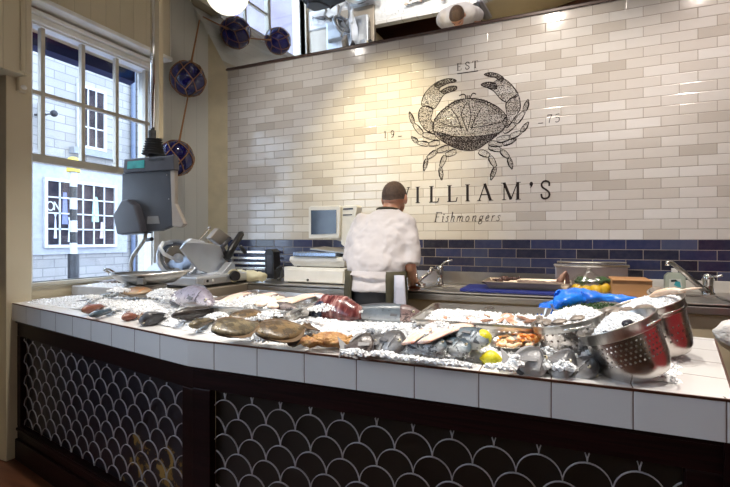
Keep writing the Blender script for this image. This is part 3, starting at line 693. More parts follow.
# ------------------------------------------------------------------ fish
eye_w = mat('fish_eye_ring', (.55, .50, .35), .15); eye_b = mat('fish_pupil', (.008, .008, .010), .08)
def itp(tab, s_):
    for i in range(len(tab)-1):
        if s_ <= tab[i+1][0]:
            t = (s_-tab[i][0])/(tab[i+1][0]-tab[i][0]); t = t*t*(3-2*t) if 0 else t; return tab[i][1]+(tab[i+1][1]-tab[i][1])*t
    return tab[-1][1]
HT = {'round': [(0,.10),(.04,.34),(.12,.62),(.22,.86),(.36,1),(.5,.95),(.65,.76),(.8,.48),(.92,.24),(1,.20)],
      'long': [(0,.25),(.05,.62),(.14,.92),(.25,1),(.45,.92),(.65,.72),(.82,.46),(.94,.25),(1,.22)],
      'deep': [(0,.12),(.05,.42),(.13,.76),(.24,.97),(.36,1),(.5,.92),(.66,.68),(.8,.38),(.92,.17),(1,.15)],
      'flat': [(0,.10),(.05,.35),(.15,.68),(.3,.93),(.45,1),(.6,.92),(.76,.66),(.9,.26),(1,.13)]}
TT = [(0,.25),(.06,.62),(.16,.92),(.3,1),(.5,.88),(.7,.58),(.88,.28),(1,.12)]
YS = -2.5
def fish(name, label, head, tail, H, T, m, fin, prof='round', roll=0, group='whole fish on the ice', cat='fish', curve=0, pitch=0, dz=0, forked=.5, lift=0):
    h, t = P(head[0], head[1]+YS, .935+dz), P(tail[0], tail[1]+YS, .935+dz); c = (h+t)/2; d = h-t; L = d.length
    zc = max(ice_h(c.x, c.y), .90)+(H*.36 if roll else T*.30)+lift
    root = thing(name, label, cat, (c.x, c.y, zc), group=group, rot=(R(roll), R(pitch), atan2(d.y, d.x)))
    q_ = c.lerp(t, .62)
    for _ in range(int(260*L/.2)):
        a_, r_ = random.random()*6.28, sqrt(random.random()); x_, y_ = cos(a_)*r_*L*.30, sin(a_)*r_*(H*.5+.02)*(.8 if roll else 1); g_ = d.normalized()
        X_, Y_ = q_.x+x_*g_.x-y_*g_.y, q_.y+x_*g_.y+y_*g_.x
        if inpoly(X_, Y_, inner): chunk(ICE, V((X_, Y_, zc+(T*.55+.004)*(1-r_*r_*.8)*random.uniform(.55, 1.0))), random.uniform(.0025, .0058))
    Lb = L*.84; N = 22; rings = []
    def cen(s_): return V((L/2-Lb*s_, curve*sin(pi*s_)*H, 0))
    for i in range(N+1):
        s_ = i/N; hh = itp(HT[prof], s_)*H/2; tt = itp(TT, s_)*T/2; c_ = cen(s_); hh = max(hh, .002)
        if .2 < s_ < .25: hh *= 1.03; tt *= 1.10
        rings.append([c_+V((0, cos(2*pi*k/16)*hh, (1 if sin(2*pi*k/16) > 0 else -1)*abs(sin(2*pi*k/16))**.85*tt)) for k in range(16)])
    MB().rings(rings).build('body', m, root, smooth=True)
    tx = L/2-Lb; ty = 0; w_ = H*(.42 if prof != 'flat' else .3); b = .10*H
    poly = [(tx+.006, b, 0), (tx-L*.16, w_, 0), (tx-L*.16*(1-forked*.6), 0, 0), (tx-L*.16, -w_, 0), (tx+.006, -b, 0)]
    MB().prism([V(p)-V((0, 0, .0012)) for p in poly], (0, 0, .0025)).build('tail_fin', fin, root)
    # dorsal and belly fins
    for sg, a, b_, nm, hf in ((1, .26, .80, 'dorsal_fin', .09), (-1, .58, .82, 'anal_fin', .12)):
        if prof == 'flat': a, b_, hf = .12, .92, .13
        top = []; bot = []
        for k in range(9):
            s_ = a+(b_-a)*k/8; c_ = cen(s_); hh = itp(HT[prof], s_)*H/2
            bot.append(c_+V((0, sg*hh*.93, -.001))); top.append(c_+V((-.006, sg*(hh+H*hf*(sin(pi*min(1, (k+.8)/8.8))**.6)*(1-.10*(k % 2))), -.001)))
        MB().prism(bot+top[::-1], (0, 0, .002)).build(nm, fin, root)
    c_ = cen(.09 if prof != 'long' else .07); hh = itp(HT[prof], .09)*H/2; tt = itp(TT, .09)*T/2; er = H*.07 if prof != 'flat' else H*.035
    for sg in ((1, -1) if prof != 'flat' else (1,)):
        for oy in ((.22,) if prof != 'flat' else (.35, -.2)):
            e = MB().ball(c_+V((0, hh*oy, sg*tt*.92)), (er, er, er*.5), 12, 7).build('eye', eye_w, root, smooth=True)
            MB().ball(c_+V((0, hh*oy, sg*(tt*.92+er*.25))), (er*.55, er*.55, er*.35), 10, 6).build('pupil', eye_b, e, smooth=True)
    # gill line and side fin
    if prof != 'flat':
        s_ = .235; c_ = cen(s_); hh = itp(HT[prof], s_)*H/2; tt = itp(TT, s_)*T/2*1.1
        for sg in (1, -1):
            MB().tube([c_+V((.02*H-abs(cos(a))*H*.12+H*.1, hh*cos(a)*.9, sg*tt*sin(a)**.85)) for a in [pi*(.12+.76*k/8) for k in range(9)]], H*.012, 6).build('gill_edge', fin, root, smooth=True)
            q = c_+V((-H*.05, -hh*.2, sg*(tt+.001)))
            MB().prism([q, q+V((-H*.36, H*.05, 0)), q+V((-H*.40, -H*.10, 0)), q+V((-H*.04, -H*.10, 0))], (0, 0, sg*.002)).build('side_fin', fin, root)
    return root
f_blue = fish_mat('mackerel_skin', (.025, .05, .075), (.16, .21, .25), (.58, .62, .65), (.01, .02, .03), 60, .56)
f_bream = fish_mat('bream_skin', (.05, .05, .055), (.22, .22, .23), (.50, .50, .50))
f_dark = fish_mat('dark_fish_skin', (.035, .028, .025), (.10, .08, .075), (.25, .20, .18), (.015, .01, .01), 40, .55)
f_cod = fish_mat('mauve_fish_skin', (.16, .14, .18), (.30, .27, .33), (.55, .50, .52), (.06, .05, .07), 45, .58)
f_brown = fish_mat('brown_flatfish_skin', (.12, .075, .03), (.19, .12, .05), (.15, .09, .04), (.04, .025, .012), 38, .52)
f_turbot = fish_mat('olive_flatfish_skin', (.11, .085, .045), (.20, .16, .09), (.14, .10, .05), (.045, .035, .02), 45, .50)
f_plaice = fish_mat('ginger_flatfish_skin', (.17, .09, .035), (.24, .14, .07), (.34, .24, .14), (.45, .16, .03), 30, .64)
f_red = fish_mat('red_fish_skin', (.20, .07, .045), (.30, .14, .09), (.60, .40, .28))
f_salmon = fish_mat('salmon_skin', (.06, .08, .10), (.15, .18, .21), (.40, .42, .44), (.03, .04, .05), 50, .66)
fin_g = mat('grey_fin', (.12, .12, .13), .4); fin_b = mat('brown_fin', (.13, .08, .04), .4); fin_r = mat('red_fin', (.28, .12, .07), .4)
G = 'whole fish on the ice'
fish('flatfish', 'small ginger brown flatfish near the left end of the ice', (152, 303), (112, 304), .10, .022, f_plaice, fin_b, 'flat', roll=16, lift=.015)
fish('red_fish', 'reddish brown fish at the far left of the ice', (82, 312), (112, 305), .055, .04, f_red, fin_r, 'round', lift=.01)
fish('mackerel', 'small blue mackerel at the left front by the red fish', (90, 316), (122, 308), .04, .03, f_blue, fin_g, 'long', lift=.008)
fish('mackerel', 'blue grey mackerel behind the red fish at the far left', (118, 300), (80, 308), .045, .03, f_blue, fin_g, 'long', lift=.01)
fish('red_fish', 'yellow and red small fish left of the grey bream head', (122, 317), (146, 312), .05, .035, f_red, fin_r, 'round', lift=.008)
fish('red_fish', 'small orange fish lying low at the tiled edge beside the bream', (138, 319), (158, 312), .04, .03, f_plaice, fin_r, 'round', lift=.004)
fish('sea_bream', 'grey bream head sticking out of ice left of the long dark fish', (139, 321), (178, 316), .08, .055, f_bream, fin_g, 'deep', roll=42, lift=-.014)
fish('cod', 'large mauve grey fish with curved head before the slicer', (213, 314), (156, 303), .125, .085, f_cod, fin_g, 'round', roll=55, curve=.25, lift=.004)
fish('ling', 'long dark brown fish with head towards the left front edge', (172, 323), (243, 312), .058, .05, f_dark, fin_g, 'long', roll=30, lift=.012)
fish('dogfish', 'short olive fish tucked under the long dark fish', (190, 329), (222, 320), .045, .035, f_turbot, fin_b, 'long', lift=.008)
fish('flatfish', 'olive speckled flatfish half under ice at the bend of the counter', (212, 341), (266, 331), .125, .035, f_turbot, fin_b, 'flat', roll=-20, lift=.004)
fish('flatfish', 'large brown flatfish in the middle of the left front', (256, 345), (314, 336), .13, .035, f_brown, fin_b, 'flat', roll=-20, lift=.004)
fish('flatfish', 'dark brown flatfish behind the two speckled flatfish', (228, 326), (282, 322), .10, .03, f_brown, fin_b, 'flat', roll=-20, lift=.004)
fish('brown_fish', 'slim brown fish lying at the corner of the fillet tray', (298, 318), (258, 308), .05, .04, f_dark, fin_b, 'long', lift=.035)
fish('brown_fish', 'small brown fish beside the crab at the tiled edge', (288, 344), (314, 334), .045, .035, f_dark, fin_b, 'round', lift=.006)
sal = fish('salmon', 'large blue grey salmon lying behind the ice before the fishmonger', (420, 320), (318, 317), .080, .062, f_salmon, fin_g, 'long', roll=75, lift=.012)
L_s = (P(420, 317.5, .935)-P(318, 314.5, .935)).length; rg = []
for i in range(8):
    s_ = .22*i/7; hh = max(.003, itp(HT['long'], s_)*.080/2*1.03); tt = itp(TT, s_)*.062/2*1.05*(1.1 if s_ > .2 else 1); rg.append([V((L_s/2+.001-L_s*.84*s_, cos(2*pi*k/16)*hh, sin(2*pi*k/16)*tt)) for k in range(16)])
MB().rings(rg).build('head', fish_mat('salmon_head_skin', (.10, .06, .06), (.24, .16, .15), (.42, .30, .27), (.05, .03, .03), 60, .55), sal, smooth=True)
fish('sea_bream', 'dark bream with raised spiny fin right of the crab', (378, 348), (338, 349), .095, .055, f_dark, fin_g, 'deep', roll=42, lift=-.012)
fish('sea_bream', 'middle grey bream of the three beside the crab', (392, 349), (352, 345), .09, .055, f_bream, fin_g, 'deep', roll=42, lift=-.010)
fish('sea_bream', 'silver bream with head at the right of the three', (404, 352), (366, 342), .09, .055, f_bream, fin_g, 'deep', roll=42, lift=-.006)
fish('sea_bass', 'silver blue bass with its head beside the lemons', (489, 354), (430, 343), .075, .055, f_blue, fin_g, 'long', roll=32, lift=.014)
fish('mackerel', 'blue striped mackerel under ice left of the bass', (470, 357), (416, 345), .07, .045, f_blue, fin_g, 'long', roll=28, lift=.014)
fish('mackerel', 'blue striped mackerel nearest the three bream', (446, 357), (396, 349), .06, .04, f_blue, fin_g, 'long', roll=28, lift=.014)
fish('sea_bream', 'grey bream with curved back under the oval dish', (549, 364), (500, 360), .095, .055, f_bream, fin_g, 'deep', roll=42, lift=-.012)
fish('sea_bream', 'grey bream with open mouth between two others near the colander', (574, 367), (538, 358), .095, .055, f_bream, fin_g, 'deep', roll=42, lift=-.014)
fish('sea_bream', 'small grey bream tight against the large steel colander', (594, 369), (562, 356), .085, .05, f_bream, fin_g, 'deep', roll=42, lift=-.014)
# crab ------------------------------------------------------------------------------
crab_m = mat('orange_crab_shell', (.30, .12, .03), .35, var=(.58, .33, .12), scale=38, bump=.9, bscale=90)
c = P(330, 341, .93); cr = thing('crab', 'orange brown crab at the front edge of the ice', 'crab', (c.x, c.y, ice_h(c.x, c.y)+.012), rz=.3)
m_ = MB()
m_.lathe([(0, -.012), (.04, -.012), (.062, 0), (.066, .006), (.055, .02), (.034, .03), (.0, .034)], n=36, sx=1, sy=.66); m_.build('shell', crab_m, cr, smooth=True)
for sg in (-1, 1):
    MB().tube(smoothpts([(sg*.05, -.012, 0), (sg*.078, -.03, .008), (sg*.06, -.06, .008)], 4), [.008, .010, .012, .013, .014, .015, .015, .013, .012], 10).build('claw_arm', crab_m, cr, smooth=True)
    MB().tube(smoothpts([(sg*.06, -.055, .008), (sg*.035, -.072, .012), (sg*.012, -.066, .012)], 4), [.013, .016, .017, .015, .012, .009, .006, .004, .002], 10).build('claw', crab_m, cr, smooth=True)
    for k in range(3):
        a = -.2+k*.45
        MB().tube([(sg*.05*cos(a), .035*sin(a), 0), (sg*.085*cos(a), .07*sin(a), .012), (sg*.105*cos(a), .1*sin(a)-.01, -.006)], [.006, .005, .002], 8).build('leg', crab_m, cr, smooth=True)
# fillets, tuna, lemons ----------------------------------------------------------------
pink = mat('pink_fillet_flesh', (.80, .50, .38), .3, var=(.88, .70, .60), scale=20, stretch=(1, 6, 1), bump=.15, sss=.2)
palef = mat('pale_fillet_flesh', (.82, .72, .60), .3, var=(.86, .60, .50), scale=16, stretch=(1, 5, 1), bump=.15, sss=.2)
skin_d = mat('fillet_skin', (.12, .09, .08), .3)
def slab(name, label, a, b, w, t, z, m, group, tilt=0, mottled=None, drop=0):
    a, b = P(*a, z), P(*b, z); c_ = (a+b)/2; d = b-a; L = d.length
    root = thing(name, label, 'fish fillet', c_, group=group, rot=(R(tilt), 0, atan2(d.y, d.x)))
    rings = []; 
    for i in range(13):
        s_ = i/12; ww = w/2*(.35+.65*sin(pi*min(1, .12+s_*.62))**.8)*(1-.35*s_); tt = t/2*(1-.5*s_)*(.7+.3*sin(pi*min(1, s_*4)/2)); x = -L/2+L*s_
        rings.append([V((x, cos(2*pi*k/14)*ww, sin(2*pi*k/14)*tt*(1+.25*cos(4*pi*k/14))+.006*sin(s_*3.1))) for k in range(14)])
    MB().rings(rings).build('flesh', m, root, smooth=True)
    rings = [[p*1.0+V((0, 0, -.002)) if True else p for p in r_[7:]+r_[:1]] for r_ in rings]
    sk = MB(); n_ = len(rings[0])
    for i in range(12): sk.add(rings[i]+rings[i+1], [(k, k+1, n_+k+1, n_+k) for k in range(n_-1)])
    sk.build('skin', skin_d, root, smooth=True); return root
slab('fillet', 'pink fillet leaning on ice below the scallop tray, leftmost of three', (436, 326), (408, 343), .075, .022, .965, pink, 'fillets on the ice', 15)
slab('fillet', 'long pink fillet in the middle before the scallop tray', (462, 328), (424, 342), .08, .024, .975, pink, 'fillets on the ice', 12)
slab('fillet', 'pale fillet with dark skin edge pointing right below the scallop tray', (436, 334), (472, 325), .06, .02, .975, palef, 'fillets on the ice', 8)
# tuna loin
tuna_m, nt_, b_ = newmat('tuna_flesh'); g_ = NT(nt_); tc_ = g_.n('ShaderNodeTexCoord'); tmap = g_.n('ShaderNodeMapping'); tmap.inputs['Scale'].default_value = (3, 1, .6); tmap.inputs['Rotation'].default_value = (0, .5, 0); g_.l(tc_.outputs['Object'], tmap.inputs[0])
g_.l(g_.ramp(g_.noise(tmap.outputs[0], 12, 6, .65), [(.36, (.04, .008, .010)), (.50, (.11, .022, .022)), (.58, (.26, .11, .10)), (.68, (.55, .38, .34))]), b_.inputs['Base Color']); b_.inputs['Roughness'].default_value = .25
c = P(334, 312, .95); tu = thing('tuna_loin', 'dark red marbled tuna loin beside the fillet tray', 'fish loin', (c.x, c.y+.03, .925), rz=-.2); tu.scale = (1.18, 1.0, 1.12)
rings = []
for i in range(11):
    s_ = i/10; x = -.10+.20*s_; k_ = .80+.2*sin(pi*s_); hh = .085*(k_ if s_ > .2 else .55+.45*s_/.2)*(1-.25*max(0, s_-.7)/.3)
    rings.append([V((x, -.05, 0)), V((x, -.055*k_, hh*.35)), V((x, -.035*k_, hh*.72)), V((x, -.012, hh*.96)), V((x, .012, hh)), V((x, .035*k_, hh*.8)), V((x, .055*k_, hh*.35)), V((x, .05, 0))])
MB().rings(rings).build('flesh', tuna_m, tu, smooth=True, bevel=0)
MB().rings([[p*1.03+V((0, -.001, -.002)) for p in r_[:3]]+[p*.98 for p in r_[:3]][::-1] for r_ in rings[:4]]).build('skin', mat('tuna_skin', (.02, .03, .06), .2), tu, smooth=True)


lemon_m = mat('lemon_peel', (.72, .60, .02), .35, var=(.55, .55, .03), scale=14, bump=.3, bscale=120)
lemon_i = mat('lemon_flesh', (.85, .75, .30), .25)
def lemon(label, x, y, z, rz, rx, r_=.031, full=True):
    c_ = P(x, y, z); t = thing('lemon', label, 'lemon', c_, group='lemons beside the bass', rot=(rx, 0, rz))
    prof = [(0, -1.28), (.12, -1.25), (.2, -1.12), (.55, -.86), (.9, -.4), (1, 0), (.9, .4), (.55, .86), (.2, 1.12), (.12, 1.25), (0, 1.28)]
    if not full: prof = prof[:6]+[(.97, .03)]
    MB().lathe([(a*r_, b*r_) for a, b in prof], n=24, M=Euler((0, pi/2, 0)).to_matrix()).build('peel', lemon_m, t, smooth=True)
    if not full: MB().lathe([(0, .035*r_), (.96*r_, .03*r_), (.96*r_, 0), (0, -.1*r_)], n=24, M=Euler((0, pi/2, 0)).to_matrix()).build('cut_face', lemon_i, t)
    return t
lemon('whole yellow lemon behind the head of the bass', 483, 338, .970, .9, .3, .026)
lemon('yellow lemon at the front edge of the counter below the bass head', 491, 359, .915, .25, .3, .026)
# ------------------------------------------------------------------ trays
tray_m = perf_mat('perforated_tray_steel', (.56, .53, .49), .017, .0035, .022, .046)
tray_b = perf_mat('perforated_tray_base', (.56, .53, .49), .017, .0035, .0, 9)
def tray(label, cor, z, depth, lip=.014):
    """cor: the rim's corners in the photograph: front left, front right, back right, back left"""
    q = [P(x, y, z) for x, y in cor]; c_ = sum(q, V((0, 0, 0)))/4
    t = thing('steel_tray', label, 'tray', (c_.x, c_.y, z-depth)); 
    def ring(ins, zz, r_=.02):
        out = []
        for i in range(4):
            p, a, b = q[i], q[i-1], q[(i+1) % 4]; da = (a-p).normalized(); db = (b-p).normalized(); o = p+(da+db)*ins
            for k in range(5):
                u = k/4; s1, s2 = o+da*r_, o+db*r_; out.append(V(((s1*(1-u)**2+o*2*u*(1-u)+s2*u*u).x, (s1*(1-u)**2+o*2*u*(1-u)+s2*u*u).y, zz)))
        return out
    def band(m, A, B, va, vb):
        n_ = len(A); L = [0]
        for i in range(n_): L.append(L[-1]+(A[(i+1) % n_]-A[i]).length)
        for i in range(n_):
            j = (i+1) % n_; m.add([A[i], A[j], B[j], B[i]], [(0, 1, 2, 3)], [((L[i], va), (L[i+1], va), (L[i+1], vb), (L[i], vb))])
    w_ = MB(); A = ring(lip, z); B = ring(lip+.012, z-depth); band(w_, A, B, 0, depth); w_.build('wall', tray_m, t, True)
    bt = MB(); band(bt, ring(.25 if 0 else .05, z-depth+.0005), B, 0, .04); bt.add(B, [tuple(range(len(B)))], [tuple((p.x, p.y) for p in B)]); bt.build('base', tray_b, t, True)
    rm = MB(); O = ring(0, z, .026); band(rm, O, A, 0, .001); O2 = ring(0, z-.006, .026); band(rm, O2, O, 0, .001); rm.build('rim', steel, t, True, bevel=0)
    return t, q, c_
t1, q1, c1 = tray('perforated steel tray of pale fish fillets before the slicer', [(180, 304), (290, 312), (333, 295.5), (256, 289.5)], .975, .062)
t2, q2, c2 = tray('perforated steel tray of scallops on ice in the middle', [(409, 319), (543, 328), (552, 308), (434, 302.5)], .985, .062)
def quadpt(q, u, v): return (q[0]*(1-u)+q[1]*u)*(1-v)+(q[3]*(1-u)+q[2]*u)*v
im = MB()
for _ in range(1500):
    p = quadpt(q2, random.uniform(.06, .95), random.uniform(.10, .93)); d = p-c2; chunk(im, V((p.x, p.y, .955+.025*max(0, 1-(p-quadpt(q2, .3, .5)).length/.22)+random.uniform(-.005, .005))), random.uniform(.003, .0065))
g0 = MB(); 
for u in (.06,): pass
vs = [quadpt(q2, .06+.88*i/8, .10+.82*j/6) for i in range(9) for j in range(7)]
im.add([(p.x, p.y, .953+.022*max(0, 1-(p-quadpt(q2, .3, .5)).length/.22)) for p in vs], [(i*7+j, (i+1)*7+j, (i+1)*7+j+1, i*7+j+1) for i in range(8) for j in range(6)])
tag(im.build('crushed_ice', ice_m), 'crushed ice filling the scallop tray', 'ice', kind='stuff')
for k, (a, b, w_) in enumerate((((222, 303), (252, 291.5), .07), ((248, 302), (276, 293), .075), ((259, 305), (282, 297), .075), ((272, 307), (296, 298), .075), ((287, 303), (312, 296), .075), ((297, 299), (322, 294.5), .08))):
    a2 = P(a[0], a[1], .955); 
    slab('fillet', ['pale fillet standing up at the back left of the tray beside the ice', 'cream fillet second from the left in the fillet tray', 'cream fillet at the front middle of the fillet tray', 'pale fillet near the front right corner of the fillet tray', 'peach fillet second from the right in the fillet tray', 'rose fillet at the right back corner of the fillet tray'][k], a, b, w_, .026, .962, palef if k % 2 else pink if k > 3 else palef, 'fillets in the steel tray', 6)
im = MB()
for _ in range(700):
    p = quadpt(q1, random.uniform(.12, .45), random.uniform(.15, .85)); chunk(im, V((p.x, p.y, .955+random.uniform(-.01, .012))), random.uniform(.003, .0065))
tag(im.build('crushed_ice', ice_m), 'crushed ice in the left of the fillet tray', 'ice', kind='stuff')
shell_m = mat('scallop_shell', (.35, .16, .09), .4, var=(.62, .42, .32), scale=30); meat_m = mat('scallop_meat', (.85, .72, .62), .25, var=(.80, .50, .38), scale=25)
def scallop(label, x, y, z, r_, rz, group, meat=True):
    c_ = P(x, y, z); t = thing('scallop', label, 'shellfish', c_, group=group, rot=(R(25), R(-6), rz)); n_ = 24; rings = []
    for zz, k in ((-.25, .3), (-.16, .75), (0, 1), (.03, .97), (-.08, .7), (-.14, .2)):
        rings.append([V((cos(2*pi*i/n_)*r_*k*(1+.05*cos(8*2*pi*i/n_)), sin(2*pi*i/n_)*r_*k*(1+.05*cos(8*2*pi*i/n_)), zz*r_)) for i in range(n_)])
    MB().rings(rings).build('shell', shell_m, t, smooth=True)
    if meat: MB().ball((0, 0, .02*r_), (r_*.5, r_*.5, r_*.32)).build('meat', meat_m, t, smooth=True)
    return t
for k, (x, y, mt) in enumerate(((466, 317, 1), (473, 320, 1), (488, 316.5, 1), (486, 321, 1), (498, 321, 0), (507, 317, 1), (512, 321.5, 0), (523, 318, 1), (530, 321, 0), (441, 319.5, 1))):
    scallop(['pale open scallop at the edge of the ice heap', 'pink scallop second along the tray front', 'white scallop behind the middle of the row', 'scallop with cream meat in the middle front', 'dark shell at the centre of the tray front', 'open scallop behind the dark shells', 'small dark shell right of centre in the tray', 'pale scallop towards the right end of the tray', 'brown shell at the far right corner of the tray', 'lone pale shell at the left front of the scallop tray'][k], x, y, .968, .026, k*1.3, 'scallops in the steel tray', bool(mt))
# oval dish of prawns
c = P(517, 343, .935); dish = thing('oval_dish', 'shallow oval steel dish of cooked seafood', 'dish', (c.x, c.y, .925), rot=(R(17), R(-9), .10))
MB().lathe([(.0, -.004), (.045, -.004), (.062, .006), (.076, .022), (.082, .023), (.082, .0215), (.077, .0205), (.064, .0045), (.045, -.0055), (0, -.0055)], n=40, sx=1.0, sy=.62).build('bowl', steel, dish, smooth=True)
prawn_m = mat('peach_seafood', (.85, .48, .22), .3, var=(.90, .70, .50), scale=30, sss=.2); prawn_o = mat('orange_seafood', (.80, .22, .03), .3, var=(.85, .40, .12), scale=30, sss=.2)
dM = Matrix.LocRotScale(dish.location, dish.rotation_euler, None)
def prawn(label, u, v, r_, rz, m, dz=.02, group='cooked seafood in the oval dish'):
    loc = dM @ V((u, v, dz)); t = thing('prawn', label, 'prawn', loc, group=group, rot=(R(17), R(-9), rz)); N = 12; pts = []; rs = []
    for i in range(N+1):
        a = -1.9+3.4*i/N; pts.append(V((cos(a)*r_, sin(a)*r_, .002*sin(i)))); rs.append(r_*(.50-.30*i/N)*(1 if i % 2 else .88))
    MB().tube(pts, rs, 10).build('body', m, t, smooth=True)
    e = pts[-1]; MB().prism([e+V((0, 0, -.001)), e+V((-r_*.5, r_*.4, -.001)), e+V((-r_*.7, 0, -.001)), e+V((-r_*.5, -r_*.3, -.001))], (0, 0, .002)).build('tail', prawn_o, t); return t
for k, (u, v, rz, m) in enumerate(((-.05, -.005, 0, prawn_m), (-.03, .018, 1, prawn_m), (-.035, -.024, 2, prawn_m), (-.008, .0, 3.5, prawn_m), (.005, .026, .4, prawn_m), (-.005, -.026, 5, prawn_m), (.025, .0, 2.2, prawn_m), (.03, .022, 4, prawn_o), (.048, .006, 1.2, prawn_o), (.03, -.022, .3, prawn_m), (.055, -.006, 3, prawn_o))):
    prawn(['peach prawn at the left tip of the oval dish', 'peach prawn at the left back of the oval dish', 'pale prawn at the left front of the oval dish', 'curled prawn left of the dish centre', 'prawn at the back centre of the oval dish', 'prawn at the front centre of the oval dish', 'prawn right of the dish centre', 'orange prawn at the back right of the dish', 'bright orange prawn near the right tip', 'pale prawn at the front right of the dish', 'orange prawn at the right tip of the oval dish'][k], u, v, .019, rz, m)
# ------------------------------------------------------------------ colanders
col_m = perf_mat('colander_steel', (.60, .57, .54), .0125, .0029, .060, .125, (.30, .62), .22)
col_m2 = perf_mat('colander_steel_open', (.58, .54, .51), .020, .0034, .055, .125, None, .22)
oyster_m = mat('oyster_shell', (.10, .08, .07), .4, var=(.30, .25, .20), scale=30, bump=.4)
winkle_m = mat('dark_mussel_shell', (.012, .013, .025), .15)
def colander(label, bx, by, zb, r_, h, rot, m, n=44):
    p = P(bx, by, zb); t = thing('colander', label, 'colander', p, rot=rot)
    prof = [(r_*.60, 0), (r_*.72, .004), (r_*.80, .018), (r_*.86, .04), (r_*.92, h*.62), (r_*.955, h*.80)]
    MB().lathe(prof, n=n, uv=True).build('bowl', m, t, smooth=True)
    MB().lathe([(0, 0), (r_*.60, 0)], n=n).build('base', steel, t)
    MB().lathe([(r_*.955, h*.795), (r_*.985, h*.81), (r_*.99, h*.985), (r_*1.02, h), (r_*1.035, h*.995), (r_*1.03, h*.975), (r_*1.0, h*.97), (r_*.998, h*.81), (r_*.955, h*.79)], n=n).build('rim', steel, t, smooth=True)
    for sg in (-1, 1):
        a0 = -pi/2+.25 if sg < 0 else pi/2+.25; pts = [V((cos(a0+d)*r_*(1.02+.10*cos(d*3.9)), sin(a0+d)*r_*(1.02+.10*cos(d*3.9)), h*.88)) for d in [x/10*.8-.4 for x in range(11)]]
        MB().tube(pts, .0028, 8).build('handle', steel_bright, t, smooth=True)
    return t, Matrix.LocRotScale(t.location, t.rotation_euler, None)
def fill(M_, r_, h, n, label, s0=.003, s1=.0068, bias=(0, 0), hh=.03):
    m = MB(); rings = []
    for k in range(5): rr = r_*.93*(1-k/4.3); rings.append([M_ @ V((cos(2*pi*i/24)*rr+bias[0]*k*.2, sin(2*pi*i/24)*rr+bias[1]*k*.2, h+(hh-.004)*(k/4))) for i in range(24)])
    m.rings(rings)
    for _ in range(int(n*1.6)):
        a, q = random.random()*6.283, sqrt(random.random())*.92; chunk(m, M_ @ V((cos(a)*q*r_+bias[0]*(1-q), sin(a)*q*r_+bias[1]*(1-q), h+hh*(1-q*q)+random.uniform(-.003, .006))), random.uniform(s0, s1))
    return tag(m.build('crushed_ice', ice_m), label, 'ice', kind='stuff')
AX = YAW
def tiltrot(lean, fwd, spin=0):
    # lean to the left as seen, and towards the camera
    ex = V((CS, SN, 0)); ey = V((-SN, CS, 0))
    M_ = Matrix.Rotation(R(-lean), 3, ey) @ Matrix.Rotation(R(fwd), 3, ex) @ Matrix.Rotation(spin, 3, 'Z'); return M_.to_euler()
ra, rb, rc = .104, .100, .112
cA, MA = colander('steel colander of oysters and ice behind the bream, smallest of the three', 578, 358, .905, ra, .125, tiltrot(14, -5), col_m2)
cB, MB_ = colander('large steel colander at the front right with diamond hole patches', 641, 375, .908, rb, .150, tiltrot(22, -9, .8), col_m)
cC, MC = colander('large steel colander with red reflections behind the front one', 662, 354, .905, rc, .165, tiltrot(18, -5, .3), col_m2)
fill(MA, ra, .104, 700, 'crushed ice heaped in the smallest colander', bias=(.03, 0), hh=.04)
fill(MB_, rb*.80, .108, 700, 'crushed ice in the front right colander', bias=(.045, .03), hh=.045)
fill(MC, rc*.95, .140, 900, 'crushed ice in the back right colander', bias=(.04, 0), hh=.032)
def oyster(label, M_, u, v, z, r_, rz, m=oyster_m, group='oysters on ice in the colanders', nm='oyster'):
    t = thing(nm, label, 'shellfish', M_ @ V((u, v, z)), group=group, rot=(R(18), R(-15), rz)); rings = []; n_ = 18
    for zz, k in ((-.22, .2), (-.18, .7), (0, 1), (.10, .8), (.2, .3)):
        rings.append([V((cos(2*pi*i/n_)*r_*k*(1.35+.08*sin(3*i)), sin(2*pi*i/n_)*r_*k*(.8+.06*cos(5*i)), zz*r_*1.2)) for i in range(n_)])
    MB().rings(rings).build('lower_shell', m, t, smooth=True)
    MB().rings([[V((p.x*.8, p.y*.8, p.z+r_*.25)) for p in q] for q in rings[2:]]).build('upper_shell', m, t, smooth=True); return t
for k, (u, v, rz) in enumerate(((-.07, -.02, .4), (-.055, -.055, 1.2), (-.02, -.075, .2), (.03, -.07, .6), (-.075, .03, 1.9))):
    oyster(['oyster at the left rim of the smallest colander', 'oyster at the front left of the smallest colander', 'oyster at the front rim of the smallest colander', 'oyster at the front right of the smallest colander', 'oyster at the back left of the smallest colander'][k], MA, u, v, .126, .021, rz)
for k, (u, v, rz) in enumerate(((-.09, -.02, .4), (-.075, -.06, 1.2), (-.095, .03, .2), (-.04, -.085, .6), (.07, .05, .9))):
    oyster(['oyster at the left rim of the back right colander', 'oyster front left in the back right colander', 'oyster back left in the back right colander', 'oyster at the front of the back right colander', 'oyster on top of the ice in the back right colander'][k], MC, u, v, .165 if k < 4 else .178, .028, rz)
for k, (u, v, rz) in enumerate(((-.075, -.005, .4), (-.062, -.035, 1.2), (-.05, -.01, 2.1), (-.03, -.065, .3), (-.01, -.045, 1.0))):
    oyster(['dark mussel at the left wall of the front colander', 'dark mussel at the front left in the front colander', 'dark mussel beside the ice in the front colander', 'dark mussel under the front rim of the colander', 'dark mussel half in the ice of the front colander'][k], MB_, u, v, .130 if k != 4 else .142, .016, rz, winkle_m, 'mussels in the front colander', 'mussel')
lang_m = mat('langoustine_shell', (.62, .40, .26), .35, var=(.75, .62, .50), scale=40)
la = thing('langoustine', 'pale pink langoustine lying on the ice of the back right colander', 'shellfish', MC @ V((.055, -.05, .182)), rot=(0, R(-14), -.5))
